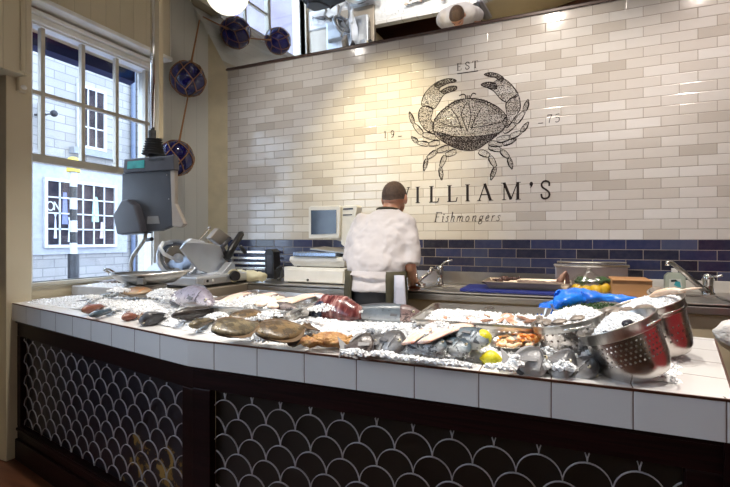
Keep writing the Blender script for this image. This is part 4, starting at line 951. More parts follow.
MB().tube([V((-.05+.1*i/10, .006*sin(i/10*pi), .008*sin(i/10*pi))) for i in range(11)], [.003, .007, .010, .011, .0105, .0115, .0105, .011, .009, .007, .003], 10).build('body', lang_m, la, smooth=True)
for sg in (-1, 1): MB().tube([(.035, sg*.006, .003), (.06, sg*.02, .006), (.09, sg*.012, .004)], [.003, .004, .0015], 8).build('claw', lang_m, la, smooth=True)
# ------------------------------------------------------------------ tub with herbs and blue film
c = P(603, 318, .93); tub = thing('herb_tub', 'low steel tub of parsley lined with blue film', 'tub', (c.x, c.y, .90), rz=.05)
bx, by_ = .20, .13
rr = []
for z_, k in ((0, .86), (.065, 1), (.07, 1.03), (.07, .97), (.01, .84)): rr.append([V((bx*k*max(-1, min(1, 1.2*cos(a))), by_*k*max(-1, min(1, 1.2*sin(a))), z_)) for a in [2*pi*i/36 for i in range(36)]])
MB().rings(rr).build('tub_wall', steel, tub, smooth=True)
film_m = mat('blue_film', (.005, .17, .72), .18, var=(.003, .10, .55), scale=14, bump=.6, bscale=45, coat=.5)
fl = MB(); ctrl = [(548, 316, .95), (553, 308, .975), (563, 300, 1.0), (576, 296, 1.015), (592, 297, 1.015), (610, 298, 1.01), (628, 300, 1.005), (646, 302, 1.0)]
pts = [V((P(600, 318, .93).x+(x-600)*.0036, P(600, 318, .93).y+.105+(.0 if x > 560 else -.05), PY(x, y, P(600, 318, .93).y+.105).z)) for x, y, z_ in ctrl]
pts = smoothpts([PY(x, y, P(603, 316, .93).y+(.10 if x > 565 else .04 if x > 552 else -.01)) for x, y, z_ in ctrl], 6); NR = 26; rings = []
for i, p in enumerate(pts):
    t = (pts[min(i+1, len(pts)-1)]-pts[max(i-1, 0)]).normalized(); s_ = i/(len(pts)-1); rr_ = (.020+.018*sin(pi*min(1, s_*1.6))**.5)*(1 if s_ < .85 else 1-.5*(s_-.85)/.15)
    side_ = V((-t.y, t.x, 0)).normalized(); up_ = side_.cross(t)*-1
    ring = []
    for k in range(NR):
        a = 2*pi*k/NR; w_ = 1+.28*noise.noise(V((s_*14, cos(a)*1.6, sin(a)*1.6)))+.16*noise.noise(V((s_*40, cos(a)*4, sin(a)*4)))
        ring.append(p+side_*(cos(a)*rr_*1.8*w_)+V((0, 0, 1))*(sin(a)*rr_*w_))
    rings.append(ring)
o = fl.rings(rings).build('plastic_film', film_m, smooth=True); tag(o, 'crumpled bright blue plastic film folded over the back of the herb tub', 'plastic film')
parsley_m = mat('parsley', (.05, .13, .03), .5, var=(.02, .07, .015), scale=30)
pm = MB()
for _ in range(2600):
    x = random.uniform(-.17, .18); y = random.uniform(-.11, .075); z_ = .055+.035*random.random()*(1-(x/.2)**2); c_ = V((c.x+x, c.y+y, .90+z_))
    a = random.random()*6.28; l_ = random.uniform(.006, .014); d = V((cos(a), sin(a), random.uniform(-.3, .8))).normalized(); s_ = d.cross(V((random.random(), random.random(), .5))).normalized()
    pm.add([c_, c_+d*l_*.5+s_*l_*.28, c_+d*l_, c_+d*l_*.5-s_*l_*.28], [(0, 1, 2, 3)])
tag(pm.build('parsley', parsley_m), 'green parsley sprigs filling the tub before the blue film', 'herbs', kind='stuff')
# foam box on the left ---------------------------------------------------------------
foam = mat('foam_box', (.44, .42, .40), .6, var=(.36, .34, .32)); 
a = P(70, 297, .90); fb = thing('foam_box', 'grey polystyrene box of ice beside the window', 'box', (-2.70, 2.22, .953))
xa, xb, ya, yb = XW+.02, -2.52, 1.995, 2.26; fb.location = ((xa+xb)/2, (ya+yb)/2, .90)
MB().box((xa, ya, .90), (xb, ya+.02, .962)).box((xa, yb-.02, .90), (xb, yb, .962)).box((xa, ya+.02, .90), (xa+.02, yb-.02, .962)).box((xb-.02, ya+.02, .90), (xb, yb-.02, .962)).box((xa, ya, .895), (xb, yb, .91)).build('box', foam, fb, True, bevel=.004)
im = MB().box((xa+.02, ya+.02, .91), (xb-.02, yb-.02, .958))
heap(im, ((xa+xb)/2, (ya+yb)/2, .958), .20, .10, .02, 500); tag(im.build('crushed_ice', ice_m), 'crushed ice in the polystyrene box by the window', 'ice', kind='stuff')
def small_fish(label, loc, rz, L, H, m, group):
    t = thing('small_fish', label, 'fish', loc, rz=rz, group=group)
    MB().rings([[V((L/2-L*.85*s_, cos(2*pi*k/12)*max(.001, itp(HT['long'], s_)*H/2), sin(2*pi*k/12)*itp(TT, s_)*H/3)) for k in range(12)] for s_ in [i/12 for i in range(13)]]).build('body', m, t, smooth=True)
    MB().prism([(-L*.34, 0, 0), (-L*.5, H*.4, 0), (-L*.45, 0, 0), (-L*.5, -H*.4, 0)], (0, 0, .002)).build('tail_fin', fin_g, t); return t
small_fish('dark small fish on the ice of the polystyrene box', ((xa+xb)/2-.04, (ya+yb)/2, .985), .2, .2, .05, f_dark, 'fish in the box')
small_fish('silver small fish at the right of the polystyrene box', ((xa+xb)/2+.10, (ya+yb)/2+.03, .982), -.2, .14, .04, f_bream, 'fish in the box')

tag(ICE.build('crushed_ice', ice_m), 'crushed ice heaped along the fish display counter', 'ice', kind='stuff')
# ------------------------------------------------------------------ glass floats
net = mat('net_cord', (.34, .17, .07), .8); float_g, nt_, b_ = newmat('cobalt_glass'); g_ = NT(nt_)
b_.inputs['Base Color'].default_value = (.004, .005, .13, 1); b_.inputs['Roughness'].default_value = .08; b_.inputs['Coat Weight'].default_value = .5
b_.inputs['Transmission Weight'].default_value = .35
def glass_float(label, c, r_, rope_up, spin):
    t = thing('glass_float', label, 'glass float', c, group=None, rz=spin)
    MB().ball((0, 0, 0), r_, 32, 20).build('globe', float_g, t, smooth=True)
    m = MB(); nn = 6; rr = r_*1.03; lat = [90, 52, 18, -18, -52, -90]
    def pt(i, k): a = R(lat[i]); ph = 2*pi*(k+.5*(i % 2))/nn; return V((cos(a)*cos(ph), cos(a)*sin(ph), sin(a)))
    for i in range(5):
        for k in range(nn):
            for dk in ((0, 1) if i % 2 else (0, -1)):
                a, b = pt(i, k), pt(i+1, k+dk); m.tube([(a.lerp(b, j/5)).normalized()*rr for j in range(6)], r_*.028, 6)
    for i in range(1, 5):
        for k in range(nn): m.ball(pt(i, k)*rr, r_*.055, 6, 4)
    m.build('net', net, t, smooth=True)
    m = MB(); ru = rope_up.normalized(); m.tube([ru*r_*.98, ru*r_*1.2, rope_up*.5, rope_up], [r_*.10, r_*.06, r_*.05, r_*.045], 8); m.build('rope', net, t, smooth=True, world=False)
    return t
F1 = V((-.978*2.87, 2.87, EYE+.4585*2.87)); F2 = V((-1.024*2.72, 2.72, EYE+.236*2.72))
sp_ = .0
top = PY(199.5, 20, 2.93)-F1
glass_float('dark blue glass float in brown netting hung near the mirror', F1, .138, top, 0)
glass_float('bright blue glass float hung lower down behind the scale head', F2, .135, (F1-V((0, 0, .14)))-F2, 0)
# globe pendant
gp = thing('globe_pendant', 'round glowing white globe lamp hanging at the top left before the mirror', 'lamp', PY(227, -8, 2.0))
c = gp.location.copy()
MB().ball(c, .118, 28, 18).build('globe', emit_mat('lamp_globe', (1, .92, .76), 1.15), gp, True, smooth=True)
MB().tube([c+V((0, 0, .115)), c+V((0, 0, .15))], .035, 16).build('cap', steel_bright, gp, True); MB().tube([c+V((0, 0, .15)), (c.x, c.y, ZC)], .006, 8).build('stem', steel_bright, gp, True)
# motion sensor
c = PX(20.5, 85, -2.90)
ms = thing('motion_sensor', 'small cream motion sensor on the post left of the window', 'sensor', c)
MB().prism([c+V((0, a*.026, b*.040)) for a, b in ((-1, -1), (-.7, -1.15), (.7, -1.15), (1, -1), (1, .9), (.8, 1.1), (-.8, 1.1), (-1, .9))], (.032, 0, 0)).build('housing', cream, ms, True, bevel=.006)
MB().ball(c+V((.030, 0, -.018)), (.012, .018, .014)).build('lens', white_pl, ms, True, smooth=True)
# ------------------------------------------------------------------ hanging scale
YH = 2.15
hs = thing('hanging_scale', 'dark grey shop scale head on a ceiling pole before the window', 'scale', PY(133, 291, YH))
hp = lambda x, y, d=0: PY(x, y, YH+d)
fx = V((CS, SN, 0))
def pl(m, pts, d, off=0): return m.prism([hp(x, y, off) for x, y in pts], V((0, d, 0)))
p = hp(147.5, 145)
MB().tube([(p.x, p.y+.05, p.z), (p.x, p.y+.05, ZC)], .021, 16).build('pole', steel_bright, hs, True, smooth=True)
MB().box((p.x+.020, p.y+.04, p.z+.05), (p.x+.055, p.y+.075, ZC)).build('cable_duct', cream, hs, True)
m = MB(); pr = []
for k in range(7): z = p.z-.055+k*.016; pr += [(.070-.004*k, z), (.075-.004*k, z+.004), (.056-.004*k, z+.010)]
pr = [(.03, p.z-.07)]+pr+[(.032, p.z+.075), (.032, p.z+.10), (0.02, p.z+.10)]
m.lathe(pr, (p.x, p.y+.05, 0), 28).build('rubber_bellows', rubber, hs, True, smooth=True)
head_poly = [(122, 173), (124, 159), (174, 155), (175.5, 172), (176, 205), (183.5, 226), (160, 231), (121, 233)]
pl(MB(), [(122, 173), (170, 170), (172, 226), (160, 231), (121, 233)], .035).build('head_body', grey_pl, hs, True, bevel=.006)
pl(MB(), [(123, 173), (124, 159), (173, 155), (174, 170)], .045, -.01).build('display_housing', dgrey_pl, hs, True, bevel=.006)
disp_m = mat('scale_display', (.03, .22, .24), .2, var=(.05, .42, .42), scale=10)
pl(MB(), [(127, 169), (127.5, 161.5), (144, 160), (144, 167.8)], .004, -.0135).build('display', disp_m, hs, True)
pl(MB(), [(149, 161), (149, 159), (163, 158), (163, 160)], .003, -.0125).build('badge', black, hs, True)
ed = MB(); ed.prism([hp(170, 170, -.005), hp(174.5, 168.5, .0), hp(175, 204, .0), hp(184, 224, .0), hp(181, 227.5, 0), hp(172, 226.5, -.005)], V((0, .03, 0))).build('side_cover', mat('taupe_side', (.27, .24, .21), .4), hs, True, bevel=.005)
pl(MB(), [(147, 224), (147.5, 216.5), (158, 216), (159.5, 223.5)], .003, -.004).build('rating_label', mat('grey_label', (.17, .17, .17), .5), hs, True)
pl(MB(), [(121, 200), (127, 199), (134, 205), (139, 222), (141, 233), (121, 235), (116, 234), (113.5, 220), (112, 215), (116, 209)], .10, -.05).build('ticket_printer', dgrey_pl, hs, True, bevel=.012)
for x, y in ((167, 175), (169, 199)): MB().ball(hp(x, y, -.003), .004).build('screw', steel_bright, hs, True)
MB().tube([hp(146, 232, .05), hp(145, 239, .05), hp(133, 256, .03), hp(131, 262, .03), hp(131.5, 291, .03)], [.012, .013, .013, .013, .014], 14).build('arm', dull_steel, hs, True, smooth=True)
MB().tube([hp(147, 240, .03), hp(152, 239, .0)], .012, 12).build('clamp_knob', black, hs, True)
# weighing basin
c = P(145, 293, .953); bs = thing('weighing_pan', 'oval steel scoop pan on a drum base below the scale head', 'scale pan', (c.x, c.y, .953), rz=YAW)
MB().lathe([(.0, 0), (.115, 0), (.118, .05), (.112, .055), (0, .055)], (-.0, 0, 0), 36).build('drum_base', dull_steel, bs, smooth=True)
rg = []
for k_, z_ in ((.42, .055), (.62, .062), (.86, .085), (1.0, .118), (1.04, .118), (1.04, .112), (1.0, .108)):
    ring = []
    for i in range(48):
        a = 2*pi*i/48; x = cos(a)*(.19 if cos(a) < 0 else .27); y = sin(a)*.15*(1-.45*max(0, cos(a))**1.6); z = z_+(.022*max(0, cos(a))**2 if k_ > .8 else 0)
        ring.append(V((x*k_, y*k_, z)))
    rg.append(ring)
m = MB().rings(rg, False); m.add(rg[0], [tuple(range(48))]); m.build('pan', steel, bs, smooth=True)
MB().tube([(-.195, -.02, .118), (-.225, -.02, .135), (-.235, 0, .138), (-.225, .03, .135), (-.195, .03, .118)], .007, 8).build('handle', steel_bright, bs, smooth=True)
MB().box((.02, -.14, .06), (.06, -.10, .10)).build('bracket', dull_steel, bs, bevel=.004)
# ------------------------------------------------------------------ slicer
sl = thing('meat_slicer', 'large pale grey meat slicer on the side bench by the window', 'slicer', (-2.40, 2.52, ZB))
alu = mat('slicer_alu', (.60, .63, .68), .28, .65, var=(.54, .57, .62)); alu_w = mat('slicer_white', (.68, .72, .78), .35, .1)
bx0, bx1, by0, by1 = -2.66, -2.10, 2.22, 2.80
MB().box((bx0, by0, ZB+.014), (bx1, by1, ZB+.075)).build('base', alu, sl, True, bevel=.014, segs=3)
MB().box((bx0+.01, by0+.01, ZB+.006), (bx1-.005, by1-.01, ZB+.018)).build('base_trim', black, sl, True)
for i, (x, y) in enumerate(((bx0+.05, by0+.05), (bx1-.05, by0+.05), (bx0+.05, by1-.05), (bx1-.05, by1-.05))): MB().lathe([(0, 0), (.02, 0), (.018, .012), (0, .012)], (x, y, ZB+.0005), 16).build('foot', rubber, sl, True)
MB().box((bx1-.001, by0+.06, ZB+.03), (bx1+.003, by0+.28, ZB+.058)).build('control_strip', mat('strip_grey', (.38, .38, .38), .4), sl, True)
for k, y in enumerate((by0+.09, by0+.14)): MB().tube([(bx1, y, ZB+.044), (bx1+.008, y, ZB+.044)], .009, 12).build('button', [black, white_pl][k], sl, True)
# motor housing wedge
ZA = ZB+.072
w0 = [(-2.64, 2.24, ZA), (-2.30, 2.24, ZA), (-2.30, 2.48, ZA), (-2.64, 2.48, ZA)]
wt = [(-2.60, 2.36, ZA+.085), (-2.42, 2.36, ZA+.10), (-2.42, 2.47, ZA+.10), (-2.60, 2.47, ZA+.085)]
MB().add(w0+wt, [(3,2,1,0),(4,5,6,7),(0,1,5,4),(1,2,6,5),(2,3,7,6),(3,0,4,7)]).build('motor_housing', alu_w, sl, True, bevel=.012)
# blade with ring guard
bc_ = PX(178, 258.5, -2.38); Mb = V((.78, -.38, .35)).to_track_quat('Z', 'Y').to_matrix()
MB().lathe([(0, .006), (.085, .005), (.118, 0), (.085, -.003), (0, -.003)], bc_, 48, Mb).build('blade', mat('blade_steel', (.5, .52, .56), .12, 1), sl, True, smooth=True)
MB().lathe([(.112, -.02), (.135, -.018), (.14, .0), (.134, .014), (.122, .014), (.118, .004), (.112, -.02)], bc_, 48, Mb).build('blade_guard', alu, sl, True, smooth=True)
MB().lathe([(0, .006), (.035, .006), (.03, .02), (0, .024)], bc_, 32, Mb).build('blade_hub', alu_w, sl, True, smooth=True)
MB().tube([PX(180, 262, -2.30), PX(164, 254, -2.28), PX(160, 248, -2.30), PX(163, 243, -2.34), PX(172, 243, -2.38)], [.008, .012, .014, .012, .008], 10).build('guard_arm', alu_w, sl, True, smooth=True)
# gauge plate
gpX = -2.22
pts = [PX(x, y, gpX) for x, y in ((181, 249), (186, 242.5), (196, 241), (214, 244), (221, 247), (225, 255), (227.5, 264), (228, 270), (215, 271.5), (211, 274), (199, 270), (193, 263))]
MB().prism(pts, (-.02, 0, 0)).build('gauge_plate', alu, sl, True, bevel=.005)
MB().prism([PX(x, y, gpX+.03) for x, y in ((186, 243), (192, 238.5), (204, 241), (206, 243.5))], (-.03, 0, 0)).build('plate_top', alu_w, sl, True, bevel=.003)
MB().box((-2.5, 2.44, ZA), (-2.16, 2.76, ZA+.012)).build('product_table', alu_w, sl, True, bevel=.004)
MB().prism([PX(x, y, -2.14) for x, y in ((222, 274), (232, 262), (235, 264), (236, 276), (222, 278))], (-.06, 0, 0)).build('carriage_arm', alu, sl, True, bevel=.004)
MB().prism([PX(x, y, -2.26) for x, y in ((210.5, 238), (219, 228), (230, 236), (221, 246))], (-.045, 0, 0)).build('pusher_plate', mat('pusher_grey', (.36, .33, .30), .4, .4), sl, True, bevel=.006)
MB().tube([PX(199, 240, -2.30), PX(209, 228.5, -2.30)], .006, 8).build('guide_rod', steel_bright, sl, True); MB().ball(PX(209.5, 228, -2.30), .013).build('rod_knob', dull_steel, sl, True, smooth=True)
MB().tube([PX(226.5, 259, -2.20), PX(231, 250, -2.20), PX(241, 234, -2.20), PX(242.5, 232.5, -2.20)], [.026, .027, .025, .012], 12).build('handle', black, sl, True, smooth=True)
MB().tube([PX(240, 246, -2.19), PX(245.5, 253, -2.17)], [.014, .016], 10).build('lever', black, sl, True, smooth=True)
MB().tube([PX(230, 238, -2.22), PX(222, 247, -2.22), PX(226, 256, -2.22)], [.014, .018, .02], 10).build('pivot', dgrey_pl, sl, True, smooth=True)
kc = PX(233.5, 275.5, bx1); 
MB().tube([kc, kc+V((.012, -.008, 0))], .045, 28).build('thickness_dial_ring', mat('dial_cream', (.72, .66, .45), .4), sl, True); MB().tube([kc+V((.010, -.006, 0)), kc+V((.045, -.03, 0))], [.036, .033], 24).build('thickness_dial', black, sl, True, bevel=.003)
# cloth, cables, black box
cl = MB(); c = PY(250, 276, 2.80)
rings = []
for i in range(12):
    s_ = i/11; p = PY(239+24*s_, 276-2*s_, 2.76); ring = []
    for k in range(16):
        a = 2*pi*k/16; w_ = 1+.35*noise.noise(V((s_*5, cos(a)*1.5, sin(a)*1.5+4))); h_ = (.055*(1-.45*s_))*w_
        ring.append(V((p.x, p.y+cos(a)*.05*w_, max(ZB+.002, ZB+.04+sin(a)*h_))))
    rings.append(ring)
tag(cl.rings(rings).build('cloth', mat('cream_cloth', (.72, .68, .50), .7, var=(.62, .58, .40)), smooth=True), 'crumpled cream cloth beside the slicer dial', 'cloth')
bb = thing('card_terminal', 'narrow black upright box beside the cash drawer', 'box', PY(268, 280, 3.0))
MB().prism([PY(x, y, 3.0) for x, y in ((265, 278.5), (264.5, 252), (266.5, 249), (271, 249), (273.5, 252), (274, 278.5))], (0, .09, 0)).build('body', black, bb, True, bevel=.005)
MB().prism([PY(x, y, 2.998) for x, y in ((267, 274), (266.7, 255), (271.6, 255), (272, 274))], (0, .002, 0)).build('front_panel', dgrey_pl, bb, True)
m = MB()
for k in range(4):
    m.tube(smoothpts([PY(274+k, 279, 2.98), PY(276+2*k, 270-k*1.4, 2.97), PY(281, 266+k*2, 2.98), PY(283-k, 276+k, 2.96), PY(277+k, 280, 2.93)], 5), .0045, 6)
tag(m.build('cable', rubber, smooth=True), 'tangle of thin dark cables beside the cash drawer', 'cable')
kr = thing('steel_rack', 'steel rack of horizontal rails on the blue tiles behind the slicer', 'rack', PY(255, 258, YB))
for y in (251.5, 257.5, 262.5, 267.5):
    a, b = PY(231, y, YB-.035), PY(279, y, YB-.035); MB().box((a.x, YB-.045, a.z-.014), (b.x, YB-.012, a.z+.010)).build('rail', steel_bright, kr, True, bevel=.004)
for x in (233, 277): a, b = PY(x, 250, YB), PY(x, 269, YB); MB().box((a.x-.01, YB-.014, b.z), (a.x+.01, YB-.001, a.z)).build('bracket', dull_steel, kr, True)
# ------------------------------------------------------------------ till
cd = thing('cash_drawer', 'white metal cash drawer with small lock on the back bench', 'cash drawer', PY(312, 284, 2.85))
def bxp(x0, y0, x1, y1, Y, d, nm, m, par, bev=.006, zmin=None):
    a, b = PY(x0, y1, Y), PY(x1, y0, Y); z0 = a.z if zmin is None else max(a.z, zmin); return MB().box((a.x, Y, z0), (b.x, Y+d, b.z)).build(nm, m, par, True, bevel=bev)
Yd = 2.82
bxp(284, 268.5, 345, 286, Yd, .34, 'case', white_pl, cd, .004, ZB+.006)
bxp(286, 271, 343, 284, Yd-.012, .014, 'drawer_front', white_pl, cd, .003, ZB+.012)
k = PY(308, 280, Yd-.012); MB().tube([k, k+V((0, -.008, 0))], .008, 12).build('lock', black, cd, True)
for x in (288, 341): a = PY(x, 280, Yd); MB().box((a.x-.012, Yd+.02, ZB+.0005), (a.x+.012, Yd+.3, ZB+.007)).build('foot', rubber, cd, True)
zc_ = PY(312, 268.5, Yd).z
ss = thing('counter_scale', 'white shop scale with steel platter standing on the cash drawer', 'scale', PY(318, 268, Yd))
a, b = PY(289, 267, Yd+.01), PY(345, 257.5, Yd+.01)
MB().add([(a.x+.03, a.y+.02, zc_+.012), (b.x-.02, a.y+.02, zc_+.012), (b.x-.02, a.y+.28, zc_+.012), (a.x+.03, a.y+.28, zc_+.012), (a.x, a.y, b.z-.03), (b.x, a.y, b.z-.03), (b.x, a.y+.30, b.z-.03), (a.x, a.y+.30, b.z-.03),
          (a.x+.005, a.y+.005, b.z), (b.x-.005, a.y+.005, b.z), (b.x-.005, a.y+.295, b.z), (a.x+.005, a.y+.295, b.z)],
         [(3,2,1,0), (0,1,5,4), (1,2,6,5), (2,3,7,6), (3,0,4,7), (4,5,9,8), (5,6,10,9), (6,7,11,10), (7,4,8,11), (8,9,10,11)]).build('housing', white_pl, ss, True, bevel=.005)
for x in (a.x+.05, b.x-.05):
    for y in (a.y+.05, a.y+.25): MB().lathe([(0, 0), (.013, 0), (.013, .0125), (0, .0125)], (x, y, zc_+.0005), 12).build('foot', rubber, ss, True)
bxp(293, 252.5, 336, 256.5, Yd+.0, .24, 'platter', mat('platter_blue', (.38, .47, .62), .25, .8), ss, .006)
p0, p1 = PY(310, 249.5, Yd+.04), PY(345, 254, Yd+.04)
MB().add([p0, p1, p1+V((0, .22, .01)), p0+V((0, .22, .012))]+[q+V((0, 0, .008)) for q in (p0, p1, p1+V((0, .22, .01)), p0+V((0, .22, .012)))], [(3,2,1,0),(4,5,6,7),(0,1,5,4),(1,2,6,5),(2,3,7,6),(3,0,4,7)]).build('tray_insert', dull_steel, ss, True)
Yc = Yd+.10
pc = MB().prism([PY(x, y, Yc) for x, y in ((341.5, 206), (356.5, 205), (357.5, 207), (351, 245), (345, 247.5), (341, 244))], (0, .09, 0)).build('printer_column', white_pl, ss, True, bevel=.005)
MB().prism([PY(x, y, Yc-.002) for x, y in ((343, 210), (353, 209.5), (353, 207.8), (343, 208.3))], (0, .002, 0)).build('paper_slot', dgrey_pl, ss, True)
MB().prism([PY(x, y, Yc-.002) for x, y in ((343, 215.5), (352, 215), (352, 214), (343, 214.5))], (0, .002, 0)).build('column_lettering', dgrey_pl, ss, True)
MB().box((PY(344, 250, Yc).x, Yc+.02, PY(340, 259, Yc).z), (PY(349, 250, Yc).x, Yc+.06, PY(340, 244, Yc).z)).build('stem', dgrey_pl, ss, True)
mn = thing('till_screen', 'white framed till screen with dark display left of the fishmonger', 'screen', PY(324, 240, Yc))
MB().prism([PY(x, y, Yc-.02) for x, y in ((308.5, 238.5), (308.5, 208), (310.5, 206), (339, 205.5), (340.5, 207), (339.5, 237.5), (338, 238.5))], (0, .035, 0)).build('bezel', white_pl, mn, True, bevel=.005)
MB().prism([PY(x, y, Yc-.0225) for x, y in ((311, 234.5), (311, 210.3), (336.3, 209.8), (336.2, 233.5))], (0, .003, 0)).build('display', mat('dark_screen', (.035, .050, .085), .12, var=(.05, .075, .11)), mn, True)
MB().tube([PY(330, 236, Yc+.03), PY(343, 240, Yc+.04)], .014, 10).build('mount', white_pl, mn, True)
# ------------------------------------------------------------------ sink taps, board, tray and back objects
def tap(label, base, spout, lever, r_=.011):
    t = thing('mixer_tap', label, 'tap', base)
    MB().lathe([(.030, 0), (.030, .006), (.022, .012), (.021, .085), (.024, .095), (.024, .12), (.018, .13), (0, .132)], base, 24).build('body', steel_bright, t, True, smooth=True)
    MB().tube(spout, [r_*1.1]+[r_]*(len(spout)-2)+[r_*1.2], 12).build('spout', steel_bright, t, True, smooth=True)
    MB().tube(lever, [r_*.8, r_*.5, r_*.6], 10).build('lever', steel_bright, t, True, smooth=True); return t
b1 = V((PY(421, 285, 2.76).x, 2.755, ZB)); b1.x = -.775
tap('chrome mixer tap at the left sink beside the fishmonger', b1+V((.0, .385, 0)), [b1+V((0, .37, .07)), b1+V((-.01, .30, .11)), b1+V((-.015, .2, .12)), b1+V((-.02, .17, .09))], [b1+V((0, .385, .125)), b1+V((.04, .38, .16)), b1+V((.09, .37, .17))])
ht = thing('hand_shower', 'chrome swan neck tap hanging at the near edge of the left sink', 'tap', PY(413, 283, 2.74))
MB().tube(smoothpts([PY(409, 285, 2.76), PY(410, 266, 2.80), PY(413, 261.5, 2.82), PY(415, 268, 2.80), PY(417, 278, 2.76)], 5), .010, 10).build('neck', steel_bright, ht, True, smooth=True)
MB().tube([PY(415, 284, 2.72), PY(421, 279, 2.74), PY(429, 273, 2.76)], [.016, .013, .009], 12).build('body', steel_bright, ht, True, smooth=True); MB().tube([PY(417, 284, 2.72), PY(425, 285.5, 2.72)], [.018, .014], 12).build('spout_end', steel_bright, ht, True, smooth=True)
blue_b = mat('blue_board', (.008, .018, .16), .4)
x0_, x1_ = PY(461, 290, 2.74).x, PY(562, 290, 2.74).x
tag(MB().box((x0_, 2.70, ZB+.0045), (x1_, 3.02, ZB+.022)).build('cutting_board', blue_b, bevel=.004), 'dark blue cutting board on the bench under the steel tray', 'cutting board')
q3 = [(486, 289), (566, 290), (571, 282.5), (490, 281)]
zt_ = ZB+.022+.042
t = thing('baking_tray', 'shallow steel tray standing on the blue cutting board', 'tray', PY(528, 288, 2.8))
xa_, xb_ = PY(484, 285, 2.78).x, PY(571, 285, 2.78).x; zb_ = ZB+.0225
m = MB(); rg = []
for ins, z in ((.03, zb_), (.012, zb_+.03), (.0, zb_+.045), (-.006, zb_+.045), (-.006, zb_+.04)): rg.append([V(p) for p in ((xa_+ins, 2.75+ins, z), (xb_-ins, 2.75+ins, z), (xb_-ins, 3.02-ins, z), (xa_+ins, 3.02-ins, z))])
m.rings(rg, False); m.add(rg[0], [(0, 1, 2, 3)]); m.build('pan', mat('tray_bronze_steel', (.42, .34, .25), .35, .4), t, True)
lob = mat('dark_crab_shell', (.06, .03, .03), .35, var=(.14, .07, .05), scale=30)
def crusty(label, x, y, Y, r_, m, rz, grp):
    c_ = PY(x, y, Y); t = thing('crab', label, 'crab', c_, rz=rz, group=grp)
    MB().lathe([(0, -r_*.25), (r_*.8, -r_*.22), (r_, 0), (r_*.8, r_*.3), (r_*.4, r_*.45), (0, r_*.48)], n=20, sx=1, sy=.7).build('shell', m, t, smooth=True)
    for sg in (-1, 1):
        MB().tube([(sg*r_*.8, 0, 0), (sg*r_*1.5, -r_*.3, r_*.4), (sg*r_*1.1, -r_*.9, r_*.5)], [r_*.2, r_*.28, r_*.08], 8).build('claw', m, t, smooth=True)
        for k in range(3): MB().tube([(sg*r_*.7, r_*.2*k, 0), (sg*r_*1.3, r_*(.2+.3*k), r_*.5), (sg*r_*1.6, r_*(.3+.4*k), -r_*.2)], [r_*.09, r_*.07, r_*.03], 6).build('leg', m, t, smooth=True)
    return t
for k, (x, y, r_) in enumerate(((490, 283.5, .028), (499, 281, .03), (506, 279.5, .03), (513, 279, .026))): crusty(['dark crab at the left end of the steel tray', 'dark crab second from the left on the tray', 'dark crab third from the left on the tray', 'dark crab fourth on the tray beside the pale fillets'][k], x, y, 2.84, r_, lob, k*1.1, 'dark crabs on the steel tray')
flk = mat('pale_shellfish', (.27, .20, .16), .5, var=(.15, .10, .08), scale=40, bump=.5, bscale=60)
rg = []
for i in range(12):
    s_ = i/11; p = PY(518+46*s_, 280, 2.87); rg.append([V((p.x, p.y+cos(2*pi*k/12)*.09, zb_+.018+max(-.016, sin(2*pi*k/12)*.028*(1+.5*noise.noise(V((s_*9, k, 0))))))) for k in range(12)])
tag(MB().rings(rg).build('skate_wing', flk, smooth=True), 'pale mottled skate wing lying in the steel tray', 'fish')
lb = thing('langoustine', 'reddish brown shellfish tail sticking up at the right end of the steel tray', 'shellfish', PY(563, 281, 2.86))
MB().rings([[PY(x+dx, y, 2.86)+V((0, dy, 0)) for dx, dy in ((-w_, 0), (0, -.02), (w_, 0), (0, .02))] for x, y, w_ in ((559, 284, 4), (561, 279, 4), (563, 275, 3), (566, 271, 1))]).build('body', mat('brown_shell', (.30, .16, .12), .4, var=(.45, .28, .2), scale=60), lb, True, smooth=True)
MB().prism([PY(x, y, 2.86) for x, y in ((566, 271), (569, 275), (570, 284), (565, 284))], (0, .01, 0)).build('tail_fan', lob, lb, True)
# long lidded steel container against the wall
lt = thing('steel_container', 'long lidded steel container against the blue tiles', 'container', PY(590, 276, 3.12))
a, b = PY(553.5, 277.5, 3.10), PY(630, 268, 3.10)
MB().box((a.x+.01, 3.10, ZB+.0005), (b.x-.01, 3.25, b.z)).build('body', mat('mauve_steel', (.50, .44, .44), .35, .8), lt, True, bevel=.006)
MB().box((a.x, 3.09, b.z), (b.x, 3.255, b.z+.018)).build('lid', steel_bright, lt, True, bevel=.005)
MB().tube([(a.x+.02, 3.085, b.z+.03), (b.x-.02, 3.085, b.z+.03)], .006, 8).build('lid_handle', steel_bright, lt, True)
# cardboard box
cb_ = thing('cardboard_box', 'brown cardboard box behind the herb tub', 'box', PY(632, 297, 2.72))
a, b = PY(612, 299, 2.70), PY(652.5, 281.5, 2.70); kraft = mat('kraft_card', (.42, .22, .09), .7, var=(.36, .18, .07))
MB().box((a.x, 2.70, ZB+.0045), (b.x, 2.92, b.z)).build('carton', kraft, cb_, True, bevel=.002)
MB().box((a.x, 2.69, b.z), (b.x, 2.80, b.z+.004)).box((a.x, 2.81, b.z), (b.x, 2.93, b.z+.004)).build('flap', kraft, cb_, True)
